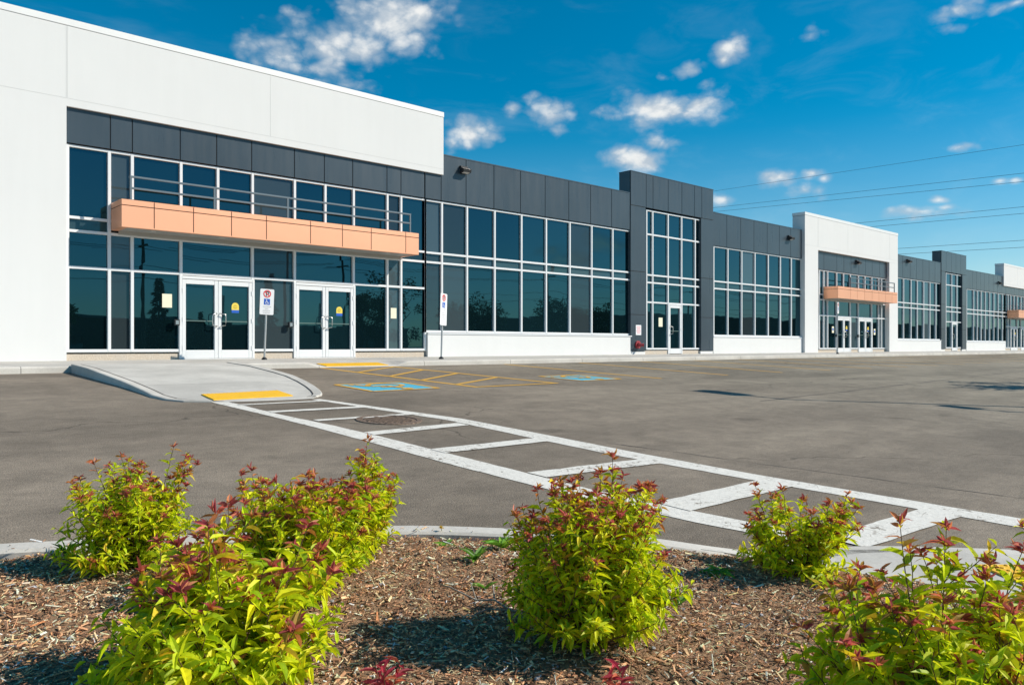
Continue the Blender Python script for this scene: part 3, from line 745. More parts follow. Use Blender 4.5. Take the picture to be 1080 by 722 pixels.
# red seedlings at the bottom edge, weeds, dandelion, twig
def seedling(x, y, h, seed, label, cols, nl, ll):
    rn = random.Random(seed); z0 = mz(x, y)
    t = thing('red_shoot', (x, y, z0), label, 'plant', 'red spirea shoots in the mulch'); st, fo = MB(), MB()
    for s_ in range(3):
        a = rn.uniform(0, math.tau); e = Vector((x+math.cos(a)*h*.35, y+math.sin(a)*h*.35, z0+h*rn.uniform(.7, 1)))
        b = Vector((x, y, z0-.01)); st.tube([b, b.lerp(e, .5)+Vector((0,0,.01)), e], [.002, .0017, .001], 5, cap=False)
        for j in range(nl):
            p = b.lerp(e, .35+.65*j/(nl-1)); v = Vector((rn.gauss(0,1), rn.gauss(0,1), rn.uniform(.1, 1)))
            leaf(fo, p, v, Vector((rn.gauss(0,.4), rn.gauss(0,.4), 1)), ll*rn.uniform(.7, 1.2), ll*.26, jit(rn.choice(cols), rn), .2, 1)
    st.build('stem', M_STEM, t); fo.build('foliage', M_LEAF, t)
PINK = [(0.62,0.07,0.11), (0.52,0.06,0.10), (0.66,0.18,0.10), (0.46,0.07,0.09)]
seedling(1.31, 2.0, 0.15, 5, 'small red leafed shoot at the bottom edge beside the large leafed bush', PINK, 12, .055)
seedling(1.82, 1.57, 0.13, 6, 'small pinkish red shoot at the bottom edge below the big round bush', PINK, 11, .06)
def weed(x, y, seed, label, n, ln, w, up):
    rn = random.Random(seed); z0 = mz(x, y); m = MB()
    for j in range(n):
        a = math.tau*j/n + rn.uniform(-.5, .5); v = Vector((math.cos(a), math.sin(a), rn.uniform(*up)))
        leaf(m, Vector((x, y, z0)), v, Vector((0,0,1)), ln*rn.uniform(.7, 1.2), w*rn.uniform(.8, 1.2), jit(rn.choice([(0.17,0.38,0.035),(0.23,0.46,0.045),(0.13,0.30,0.035)]), rn), rn.uniform(.1, .5), .8)
    return tag(m.build('weed', M_LEAF), label, 'weed', 'green weeds in the mulch')
weed(2.42, 2.93, 1, 'small weed with upright narrow leaves left of the big round bush', 9, .09, .034, (.5, 2.0))
weed(2.68, 3.02, 2, 'broad leafed weed close behind the big round bush', 7, .12, .05, (.3, 1.2))
weed(2.55, 3.33, 3, 'flat rosette weed near the kerb, under the dandelion flower', 14, .095, .036, (.05, .5))
weed(2.22, 2.62, 4, 'tiny two leafed weed on the shaded mulch', 4, .08, .03, (.6, 1.6))
weed(2.75, 1.98, 5, 'tiny weed sprig right of the big round bush', 7, .07, .027, (.3, 1.4))
weed(3.25, 2.12, 6, 'spreading weed beside the low open bush', 12, .09, .034, (.05, .6))
weed(3.62, 1.60, 8, 'grey green broad weed in front of the low open bush', 6, .085, .04, (.3, 1.3))
m = MB(); rn = random.Random(9); dx, dy = 2.66, 3.52; z0 = mz(dx, dy)
dn = thing('dandelion', (dx, dy, z0), 'single yellow dandelion flower beside the kerb', 'flower')
m.tube([(dx, dy, z0-.01), (dx+.005, dy, z0+.03), (dx, dy, z0+.055)], .0018, 5); m.col = [(0.2,0.3,0.06)]*len(m.v); m.build('stem', M_LEAF, dn)
m = MB()
for j in range(46):
    a = rn.uniform(0, math.tau); leaf(m, Vector((dx, dy, z0+.054)), Vector((math.cos(a), math.sin(a), rn.uniform(0, 1.6))), Vector((0,0,1)), .019, .005, (0.75, 0.50, 0.01), .1, .4)
m.build('flower_head', M_LEAF, dn)
weed(0.96, 4.27, 12, 'thin grass tuft against the kerb at the far left', 9, .10, .007, (1.2, 3.0))
m = MB()
def tw(pts, r0, r1):
    P = [Vector((x, y, mz(x, y)+h)) for x, y, h in pts]; m.tube(P, [r0+(r1-r0)*i/(len(P)-1) for i in range(len(P))], 6)
tw([(2.22,2.20,.03), (2.17,2.27,.02), (2.11,2.33,.025), (2.10,2.42,.05), (2.07,2.50,.03), (2.03,2.62,.05), (2.05,2.72,.03)], .006, .0025)
tw([(2.10,2.42,.05), (2.16,2.50,.07), (2.24,2.53,.04)], .004, .002)
tw([(2.11,2.33,.025), (2.01,2.36,.05), (1.93,2.40,.02)], .0035, .0015)
tw([(2.07,2.50,.03), (2.12,2.60,.06), (2.12,2.68,.03)], .003, .0015)
tag(m.build('dead_twig', M_TWIG, smooth=True), 'bare forked grey twig lying on the mulch left of the big round bush', 'twig')
m = MB()
for (x, y, a, l, w) in ((3.10,1.70,.6,.06,.02), (1.28,3.22,1.2,.07,.025)):
    z = mz(x, y)+.012; c, s = math.cos(a), math.sin(a)
    pass

# ------------------------------------------------------------------ storefront building
bld = thing('retail_building', (4.0, D, 0.0), 'long low storefront building with white portals, charcoal panels and tinted glass', 'building')
YC = 21.38            # face of the charcoal cladding
YG = 21.50            # glass plane
YP1, YP2 = 21.30, 21.22
KC = YC / D
def part(mb, name, mats, parent=bld, **kw): return mb.build(name, mats, parent, **kw)
# solid core and roof behind the facade (set back from the glass)
m = MB(); m.box(1.2, 97.5, 21.62, 60, -0.3, 6.05); part(m, 'wall', M_REVEAL)
m = MB(); m.box(1.3, 97.4, 21.9, 59.9, 6.06, 6.12); part(m, 'roof', M_ROOF)

def cladding(name, joints, z0, z1, y=YC, hj=(), cap=True, depth=0.30, x_end_gap=True):
    """flat metal cassettes with open joints over a dark backing"""
    m = MB(); g_ = 0.011
    zs = [z0, *hj, z1]
    for a, b in zip(joints, joints[1:]):
        for p, q in zip(zs, zs[1:]):
            m.box(a+g_, b-g_, y, y+0.04, p+g_, q-g_, 0, 0.005)
    m.box(joints[0]+0.02, joints[-1]-0.02, y+0.014, y+depth, z0+0.01, z1-0.01, 1)
    if cap: m.box(joints[0]+0.004, joints[-1]-0.004, y-0.008, y+depth+0.12, z1-0.009, z1+0.035, 0)
    return part(m, name, [M_CHAR, M_JOINT])
def curtain(cols, zt, zb, trans, spand, strip_=None, y=YG, skip=(), mull=0.075, nomull=(), single=False):
    """cols: mullion centre lines; trans: transom heights; spand: column indices of grey glass; strip_: (zlo, zhi) spandrel row
    skip: (column, zlo, zhi) left out (door openings); nomull: (mullion index, zlo, zhi)"""
    fr, gl, s1, s2 = MB(), MB(), MB(), MB(); h = mull/2; rn = random.Random(len(cols)*7+int(cols[0]))
    yf = y-0.075
    lv = sorted([zb, *trans, zt])
    def blocked(x, z0, z1, tab):
        return any(abs(cols[i]-x) < 1e-6 and z0 >= a-1e-6 and z1 <= b+1e-6 for i, a, b in tab)
    for i, x in enumerate(cols):
        segs = []
        for a, b in zip(lv, lv[1:]):
            if blocked(x, a, b, nomull): continue
            if segs and abs(segs[-1][1]-a) < 1e-6: segs[-1][1] = b
            else: segs.append([a, b])
        for a, b in segs: fr.box(x-h, x+h, yf, y+0.08, a, b, 0, 0.006)
    for k, z in enumerate(lv):
        run = None
        for i in range(len(cols)-1):
            dead = any(i == c and a-0.01 <= z < b-0.03 for c, a, b in skip)
            if not dead: fr.box(cols[i]+h, cols[i+1]-h, yf+0.004, y+0.07, z-0.034 if k else z, z+0.034 if k < len(lv)-1 else z, 0, 0.004) if 0 < k < len(lv)-1 else fr.box(cols[i]+h, cols[i+1]-h, yf+0.004, y+0.07, *((z, z+0.075) if k == 0 else (z-0.06, z)), 0, 0.004)
    for i in range(1, len(cols)-1):
        for k in range(1, len(lv)-1):
            z = lv[k]; lo_, up_ = blocked(cols[i], lv[k-1], z, nomull), blocked(cols[i], z, lv[k+1], nomull)
            if (lo_ or up_) and not any(i in (c, c+1) and a-.01 <= z < b-.03 for c, a, b in skip): fr.box(cols[i]-h, cols[i]+h, yf+.0045, y+.069, z-.033, z+.033)
    # glass
    for k, (a, b) in enumerate(zip(lv, lv[1:])):
        i = 0
        while i < len(cols)-1:
            j = i
            while j+1 < len(cols)-1 and blocked(cols[j+1], a, b, nomull): j += 1
            if not any(i <= c <= j and a >= s0-0.01 and b <= s1_+0.01 for c, s0, s1_ in skip):
                grey = i in spand
                tgt = s1 if grey else (s2 if strip_ and a >= strip_[0]-0.01 and b <= strip_[1]+0.01 else gl)
                tl, tv = rn.gauss(0, .0022), rn.gauss(0, .0022); e = [tl-tv+rn.gauss(0, .0008), -tl-tv+rn.gauss(0, .0008), -tl+tv+rn.gauss(0, .0008), tl+tv]
                tgt.poly([(cols[i], y+e[0], a), (cols[j+1], y+e[1], a), (cols[j+1], y+e[2], b), (cols[i], y+e[3], b)])
            i = j+1
    w = part(fr, 'window', M_FRAME)
    for b_, nm, mt in ((gl, 'pane', M_GLASS), (s1, 'spandrel_pane', M_SPAN), (s2, 'transom_pane', M_SPAN2)):
        if single:
            for f_ in b_.f:
                q = MB(); q.poly([b_.v[i_] for i_ in f_]); q.build(nm, mt, w)
        elif b_.v: b_.build('glass' if nm == 'pane' else nm.replace('pane', 'glass'), mt, w)
    return w
def door(x0, x1, zt, hinge, frame_l=True, sticker=False, y=YG, handle_side=1):
    """one glazed leaf with its frame side; handle near handle_side edge"""
    m = MB(); st = 0.095; yf = y-0.085
    m.box(x0, x0+st, yf, y+0.02, 0.02, zt, 0, 0.006); m.box(x1-st, x1, yf, y+0.02, 0.02, zt, 0, 0.006)
    m.box(x0+st, x1-st, yf+0.003, y+0.02, 0.02, 0.25, 0, 0.006); m.box(x0+st, x1-st, yf+0.003, y+0.02, zt-0.12, zt, 0, 0.006)
    xh = x0 if hinge < 0 else x1-0.02
    for z in (0.3, zt/2, zt-0.3): m.box(xh, xh+0.02, yf-0.015, yf, z-0.06, z+0.06)
    d = part(m, 'door', M_FRAME)
    g_ = MB(); e = random.Random(int(x0*100)); dd = [e.gauss(0, 0.0012) for _ in range(4)]
    g_.poly([(x0+st, y-0.02+dd[0], .25), (x1-st, y-0.02+dd[1], .25), (x1-st, y-0.02+dd[2], zt-.12), (x0+st, y-0.02+dd[3], zt-.12)]); g_.build('glass', M_GLASS, d)
    hx = x0+0.05 if handle_side < 0 else x1-0.05; sg = -handle_side
    h = MB(); h.tube([(hx, yf, .88), (hx, yf-.06, .90), (hx+sg*.12, yf-.075, .92), (hx+sg*.13, yf-.075, 1.0), (hx+sg*.13, yf-.075, 1.16), (hx+sg*.12, yf-.075, 1.22), (hx, yf-.06, 1.24), (hx, yf, 1.26)], .014, 8)
    h.build('handle', M_STEEL, d, smooth=True)
    b = MB(); b.box(x0+st, x1-st, y-0.016, y-0.012, 1.02, 1.05); b.box(x0+st, x1-st, y-0.05, y-0.024, 1.02, 1.05); b.build('push_bar', M_BAR, d)
    if sticker:
        s = MB(); cx = (x0+x1)/2+0.02; yy = y-0.024; r = .105; zc_ = 1.46
        s.poly([(cx-r, yy, 1.28), (cx+r, yy, 1.28), (cx+r, yy, 1.36), (cx-r, yy, 1.36)], 1)
        s.poly([(cx-r, yy, 1.36), (cx+r, yy, 1.36), *[(cx+r*math.cos(R(a)), yy, zc_+r*math.sin(R(a))) for a in range(0, 181, 15)]], 0)
        s.poly([(cx+.055*math.cos(R(a)), yy-.002, zc_-.01+.055*math.sin(R(a))) for a in range(0, 360, 24)], 2)
        s.box(cx-.045, cx+.045, yy-.0035, yy-.002, zc_-.02, zc_+.003, 0)
        s.build('sticker', [M_YELLOWINK, M_SBLUE, material('ochre_ink', (0.55,0.40,0.05), .6)], d)
    return d
def doorpair(x0, x1, zt, y=YG):
    fr = MB(); w = 0.07; yf = y-0.09
    fr.box(x0, x0+w, yf, y+.08, 0, zt+.09, 0, .006); fr.box(x1-w, x1, yf, y+.08, 0, zt+.09, 0, .006); fr.box(x0+w, x1-w, yf, y+.08, zt+.012, zt+.09, 0, .006)
    fr.box(x0, x1, yf, y+.08, -0.02, 0.015)
    part(fr, 'door_frame', M_FRAME); c = (x0+x1)/2
    door(x0+w+.004, c-.004, zt, -1, handle_side=1, y=y); door(c+.004, x1-w-.004, zt, 1, sticker=True, handle_side=-1, y=y)
def opener_button(x, z=0.98):
    m = MB(); m.box(x-.03, x+.11, YG-.16, YG-.086, z-.08, z+.08, 0, .01); m.box(x+.0, x+.08, YG-.166, YG-.16, z-.05, z+.05, 1)
    part(m, 'door_button', [M_DARK, M_STEEL])
def plinth(x0, x1, z1=0.155, y=YG-0.05):
    m = MB(); m.box(x0, x1, y, YG+.1, -0.05, z1); part(m, 'plinth', M_STONE)
def knee(x0, x1, z1, y=21.36):
    m = MB(); m.box(x0, x1, y, 21.6, -0.05, z1-0.05); part(m, 'knee_wall', M_STUCCO)
    c = MB(); c.box(x0-.01, x1+.01, y-.025, 21.55, z1-.048, z1-.004, 0, .006); part(c, 'window_sill', M_FRAME)
def wall_light(x, z, y=YC):
    m = MB(); m.box(x-.16, x+.16, y-.09, y, z+.05, z+.16, 0, .012); 
    i = len(m.v); m.v += [(x-.17,y-.24,z-.06),(x+.17,y-.24,z-.06),(x+.17,y-.06,z-.10),(x-.17,y-.06,z-.10),(x-.17,y-.26,z+.03),(x+.17,y-.26,z+.03),(x+.17,y-.06,z+.12),(x-.17,y-.06,z+.12)]
    for q in ((0,3,2,1),(4,5,6,7),(0,1,5,4),(1,2,6,5),(2,3,7,6),(3,0,4,7)): m.f.append(tuple(i+a for a in q)); m.mi.append(0)
    w = part(m, 'wall_light', M_DARK)
    l = MB(); l.poly([(x-.13,y-.22,z-.068),(x-.13,y-.09,z-.097),(x+.13,y-.09,z-.097),(x+.13,y-.22,z-.068)]); l.build('lens', M_LENS, w)
def canopy(x0, x1, z0, z1, joints, posts, yf=20.57, lights=5, mat=M_ORANGE):
    m = MB(); g_ = .009; zj = z1-.145
    J = [x0, *joints, x1]
    for a, b in zip(J, J[1:]):
        for p, q in ((z0, zj), (zj, z1)):
            m.box(a+(g_ if a > x0 else 0), b-(g_ if b < x1 else 0), yf, yf+.03, p+(g_ if p > z0 else 0), q-(g_ if q < z1 else 0), 0, .004)
    for xx, s in ((x0, 1), (x1, -1)):
        for p, q in ((z0, zj-g_), (zj+g_, z1)):
            m.box(min(xx, xx+s*.03), max(xx, xx+s*.03), yf+.033, YG-.08, p, q)
    m.box(x0+.012, x1-.012, yf+.012, YG-.082, z0+.03, z1-.02, 1)
    m.box(x0+.002, x1-.002, yf+.032, YG-.081, z1-.018, z1+.004, 0)
    # orange return under the outer edge
    m.box(x0+.005, x1-.005, yf+.005, yf+.10, z0-.004, z0+.03, 0); m.box(x0+.005, x0+.16, yf+.10, YG-.083, z0-.004, z0+.03, 0); m.box(x1-.16, x1-.005, yf+.10, YG-.083, z0-.004, z0+.03, 0)
    c = part(m, 'canopy', [mat, M_JOINT])
    s = MB(); s.box(x0+.162, x1-.162, yf+.102, YG-.084, z0+.008, z0+.03); s.box(x0+.165, x1-.165, YG-.115, YG-.0845, z0-.085, z0+.007); s.build('soffit', M_SOFFIT, c)
    for i in range(lights):
        x = x0+(x1-x0)*(i+.5)/lights; l = MB(); yy = (yf+YG)/2-.02
        l.tube([(x, yy, z0+.012), (x, yy, z0-.004)], .075, 16); l.build('downlight', M_LENS, c)
    r = MB(); yr = yf+.07; zt = z1+.58
    for x in posts: r.box(x-.022, x+.022, yr-.022, yr+.022, z1-.01, zt-.02); r.box(x-.06, x+.06, yr-.05, yr+.05, z1+.004, z1+.014)
    for z in (zt, zt-.28): r.box(posts[0]-.03, posts[-1]+.03, yr-.024, yr+.024, z-.024, z+.024, 0, .005)
    for x in (posts[0], posts[-1]):
        r.box(x-.02, x+.02, yr+.024, yr+.10, zt-.022, zt+.022)
    r.build('railing', M_GALV, c)
    return c
def portal(x0, x1, zt, zs, piers, y, back, vj=()):
    """white stucco portal: parapet beam plus piers [(xa, xb)]"""
    m = MB(); 
    m.box(x0, x1, y, back, zs, zt-.17, 0)
    m.box(x0, x1, y+.012, back-.01, zt-.19, zt-.15, 1)
    m.box(x0-.012, x1+.012, y-.012, back+.02, zt-.16, zt, 2)
    for a, b in piers: m.box(a, b, y, 21.66, -.06, zs, 0)
    # reveal joints as thin recess strips set a hair proud
    m.box(x0+.02, x1, y-.0025, y+.01, zs+.185, zs+.197, 1)
    for x in vj: m.box(x-.005, x+.005, y-.0025, y+.01, zs+.197, zt-.165, 1)
    for a, b in piers:
        m.box(a+.02 if a > x0+.1 else b-.008, b-.02 if a > x0+.1 else b, y-.0025, y+.01, zs-.006 if a > x0+.1 else zs+.197, zs+.004 if a > x0+.1 else zt-.165, 1)
    return part(m, 'portal', [M_STUCCO, M_REVEAL, M_COPING])

# --- entrance 1
E1 = [4.85, 5.79, 6.33, 7.55, 8.54, 9.53, 10.82, 11.82, 12.80, 14.04, 14.57, 15.53]
ZT, ZA, ZB, ZC, ZS = 5.27, 3.50, 3.17, 2.28, 0.20
curtain(E1, ZT, ZS, [ZA, ZB, ZC], {1, 5, 9}, (ZB, ZA), skip=[(3, ZS, ZC), (4, ZS, ZC), (7-1, ZS, ZC), (7, ZS, ZC)],
        nomull=[(4, ZB-.9, ZB), (7, ZB-.9, ZB), (4, ZS, ZC), (7, ZS, ZC)], single=True)
doorpair(7.50, 9.58, 2.14); doorpair(10.78, 12.85, 2.14)
opener_button(7.38); opener_button(10.62)
for a, b in ((4.82, 7.49), (9.59, 10.77), (12.86, 15.50)): plinth(a, b)
cladding('charcoal_band', [x*KC for x in (4.84, 5.83, 6.35, 7.55, 8.53, 9.53, 10.84, 11.82, 12.80, 14.06, 14.60, 15.55)], 5.28, 6.30, cap=False)
portal(1.2, 16.19, 8.26, 6.15, [(1.2, 4.80)], YP1, 22.0, vj=(4.82, 10.0))
canopy(5.83, 14.65, 3.26, 3.94, [6.59, 7.56, 8.56, 9.54, 10.87, 11.9, 12.89, 14.15], [6.06, 8.13, 10.2, 12.28, 14.36])
# --- section 2
S2 = [15.53, 16.23, 17.33, 18.61, 19.93, 21.22, 22.53, 23.81, 25.11, 26.36]
curtain(S2[0:], ZT, 0.81, [3.49, 3.17], {0, 1, 6}, (3.17, 3.49), single=True)
knee(15.58, 26.24, 0.80)
cladding('charcoal_band', [x*KC for x in (15.57, 16.24, 17.33, 18.62, 19.93, 21.22, 22.53, 23.81, 25.11, 26.42)], 5.28, 6.84)
wall_light(17.1, 6.42)
# --- tower 1
def tower(xl, xr, il, ir, zt, zh, heads, colj, cols, trans, zglass, dcol, zdoor, ZS_=0.2, spand=(), strip_=None, note=None):
    a, b, c, d = xl*KC, il*KC, ir*KC, xr*KC
    y = YC-.03
    m = MB(); g_ = .011
    for p, q in ((a, b), (c, d)):
        zs = [0.13, *colj, zh]
        for z0, z1 in zip(zs, zs[1:]): m.box(p+.004, q-.004, y, 21.6, z0+g_, z1-g_, 0, .005)
        m.box(p+.012, q-.012, y+.012, 21.59, 0.14, zh, 1)
    H = [xl, *heads, xr]
    for p, q in zip(H, H[1:]): m.box(p*KC+g_, q*KC-g_, y, y+.04, zh+g_, zt, 0, .005)
    m.box(a+.01, d-.01, y+.014, y+.62, zh+.02, zt-.01, 1)
    m.box(a, a+.012, y+.045, y+.63, zh, zt, 0); m.box(d-.012, d, y+.045, y+.63, zh, zt, 0)
    m.box(a-.004, d+.004, y-.008, y+.64, zt, zt+.04, 0)
    part(m, 'tower_cladding', [M_CHAR, M_JOINT])
    w = MB(); w.box(a, b, YC+.0, 21.59, -.05, .125); w.box(c, d, YC+.0, 21.59, -.05, .125); part(w, 'tower_base', M_STUCCO)
    curtain(cols, zglass, ZS_, trans, set(spand), strip_, skip=[(dcol, ZS_, max(t for t in trans if t < 2.9) if any(t < 2.9 for t in trans) else 2.2)])
ZD = 2.27
tower(26.31, 32.52, 27.34, 31.50, 7.78, 6.35, (27.37, 27.85, 28.95, 29.98, 30.98, 31.56), (1.70, 3.55), [27.36, 27.79, 28.9, 29.92, 30.98, 31.49], [5.23, 3.46, 3.13, ZD], 6.30, 2, 2.2, strip_=(3.13, 3.46))
m = MB(); m.box(28.87, 28.95, YG-.09, YG+.08, 0, 2.3, 0, .006); m.box(29.87, 29.95, YG-.09, YG+.08, 0, 2.3, 0, .006); m.box(28.95, 29.87, YG-.088, YG+.08, 2.2, 2.3, 0, .006); part(m, 'door_frame', M_FRAME)
door(28.955, 29.865, 2.19, 1, handle_side=-1)
plinth(27.2, 28.86); plinth(29.96, 31.32)
# fire connection and its sign on the left column
m = MB(); cx, cz, y = 26.62, 0.42, YC-.03
m.tube([(cx, y+.02, cz), (cx, y-.06, cz)], .17, 18); m.tube([(cx, y-.06, cz), (cx, y-.13, cz)], .09, 14)
for s in (-1, 1): m.tube([(cx, y-.12, cz), (cx+s*.10, y-.22, cz-.02)], .062, 12); m.tube([(cx+s*.10, y-.22, cz-.02), (cx+s*.125, y-.25, cz-.025)], .075, 12)
part(m, 'fire_connection', M_RED, smooth=False)
m = MB(); m.box(26.50, 26.86, y-.012, y, .83, 1.26, 0)
for z, w_ in ((1.17, .26), (1.09, .20), (1.01, .27), (.93, .22)): m.box(26.68-w_/2, 26.68+w_/2, y-.0145, y-.012, z-.022, z+.022, 1)
part(m, 'wall_sign', [M_WHITE, M_SPINK])
# --- section 3
S3 = [32.50, 33.72, 34.97, 36.21, 37.51, 38.75, 39.91, 41.04]
curtain(S3, 5.16, 0.83, [3.47, 3.12], {2}, (3.12, 3.47), single=True)
knee(32.36, 40.95, 0.83)
cladding('charcoal_band', [x*KC for x in (32.53, 33.72, 34.97, 36.21, 37.51, 38.75, 39.95, 41.16)], 5.16, 6.73)
wall_light(39.55, 6.15)
# --- portal 2
E2 = [43.1, 43.62, 44.10, 45.22, 46.1, 47.0, 48.1, 49.0, 49.98, 51.0, 51.43, 52.3]
curtain(E2, 4.72, 0.18, [3.32, 3.02, 2.12], {1, 5, 10}, (3.02, 3.32), skip=[(3, .18, 2.12), (4, .18, 2.12), (6, .18, 2.12), (7, .18, 2.12)], nomull=[(4, 2.12, 3.02), (7, 2.12, 3.02), (4, .18, 2.12), (7, .18, 2.12)])
doorpair(45.17, 47.05, 2.0); doorpair(48.05, 50.03, 2.0)
opener_button(45.03); opener_button(47.9)
for a, b in ((42.6, 45.16), (47.06, 48.04), (50.04, 52.05)): plinth(a, b, .14)
cladding('charcoal_band', [x*.998 for x in (42.62, 43.6, 45.2, 46.1, 47.05, 48.1, 49.05, 50.0, 51.1, 51.9, 52.2)], 4.72, 5.95, y=YC, cap=False)
portal(40.99, 53.41, 7.74, 5.76, [(40.99, 42.50), (52.08, 53.41)], YP2, 21.95, vj=(42.5, 46.2, 52.1))
canopy(43.54, 51.7, 3.08, 3.75, [45.1, 46.0, 46.95, 48.0, 48.95, 49.9, 50.9], [45.3, 46.9, 48.5, 50.1, 51.4], lights=4)
wall_light(47.7, 5.42)
# --- section 4
S4 = [53.35, 54.91, 56.16, 57.24, 58.37, 59.51, 60.62, 61.72]
curtain(S4, 4.92, 0.79, [3.27, 2.95], {4}, (2.95, 3.27))
knee(53.42, 61.4, 0.79)
cladding('charcoal_band', [x*KC for x in (53.75, 54.9, 56.16, 57.24, 58.37, 59.51, 60.62, 61.75)], 4.92, 6.38)
wall_light(55.4, 6.05)
# --- tower 2
tower(61.75, 66.91, 62.55, 66.05, 7.26, 5.80, (62.7, 63.8, 64.7, 65.7), (1.6, 3.4), [62.56, 63.74, 64.8, 66.04], [4.88, 3.25, 2.92, 2.16], 5.76, 1, 2.1, strip_=(2.92, 3.25))
m = MB(); m.box(63.70, 63.78, YG-.09, YG+.08, 0, 2.2, 0, .006); m.box(64.76, 64.84, YG-.09, YG+.08, 0, 2.2, 0, .006); m.box(63.78, 64.76, YG-.088, YG+.08, 2.1, 2.2, 0, .006); part(m, 'door_frame', M_FRAME)
door(63.785, 64.755, 2.09, 1, handle_side=-1)
plinth(62.3, 63.69); plinth(64.85, 65.7)
# --- section 5 and the far end
S5 = [66.9, 68.45, 69.32, 70.2, 71.21, 72.25, 73.3, 74.4, 75.5, 76.3]
curtain(S5, 4.8, 0.72, [3.21, 2.88], {3}, (2.88, 3.21))
knee(66.6, 76.0, 0.72)
cladding('charcoal_band', [x*KC for x in (66.95, 68.4, 69.3, 70.2, 71.2, 72.25, 73.3, 74.4, 75.5, 76.6, 78, 79, 80.2, 81.3, 82.5, 83.6, 84.8, 86, 87, 88.5, 90, 91.5, 93, 94.5, 97.5)], 4.8, 6.23)
wall_light(74.3, 5.6)
E3 = [76.3, 77.0, 77.7, 78.6, 79.5, 80.6, 81.5, 82.4, 83.6, 85.0, 86.2]
curtain(E3, 4.8, .18, [3.21, 2.88, 2.05], {0, 5}, (2.88, 3.21), skip=[(2, .18, 2.05), (3, .18, 2.05), (5, .18, 2.05), (6, .18, 2.05)], nomull=[(3, .18, 2.05), (6, .18, 2.05), (3, 2.05, 2.88), (6, 2.05, 2.88)])
doorpair(77.65, 79.55, 1.95); doorpair(80.55, 82.45, 1.95)
for a, b in ((76.1, 77.64), (79.56, 80.54), (82.46, 86.2)): plinth(a, b, .14)
canopy(76.7, 85.6, 2.78, 3.43, [77.7, 78.7, 79.7, 80.7, 81.7, 82.7, 83.7, 84.6], [77.2, 79.2, 81.2, 83.2, 85.2], lights=4)
portal(75.3, 86.6, 7.35, 5.45, [], 21.28, 21.95, vj=(79, 83))
S6 = [86.2 + 1.2*i for i in range(10)]
curtain(S6, 4.8, 0.72, [3.21, 2.88], {2, 6}, (2.88, 3.21)); knee(86.2, 97.4, .72)

# paper notices taped inside the glass
for x, z, w, h, y, lab in ((7.21, 1.55, .25, .36, YG, 'cream paper notice taped to the glass left of the first double door'), (14.31, 1.42, .22, .34, YG, 'cream paper notice on the narrow grey pane right of the second double door'),
                        (28.42, 1.42, .28, .40, YG, 'cream paper notice on the glass left of the single door in the charcoal tower')):
    m = MB(); m.box(x-w/2, x+w/2, y-.010, y-.006, z-h/2, z+h/2); tag(m.build('paper_notice', M_PAPER), lab, 'notice', 'paper notices on the storefront glass')
for x, z, lab in ((44.85, 1.32, 'small pale notice left of the doors of the white far portal'), (50.5, 1.26, 'small pale notice right of the doors of the white far portal')):
    m = MB(); m.box(x-.12, x+.12, YG-.012, YG-.006, z-.19, z+.19, 0); m.box(x-.08, x+.08, YG-.0145, YG-.012, z-.05, z+.09, 1); tag(m.build('paper_notice', [M_PAPER, M_SBLUE]), lab, 'notice', 'paper notices on the storefront glass')

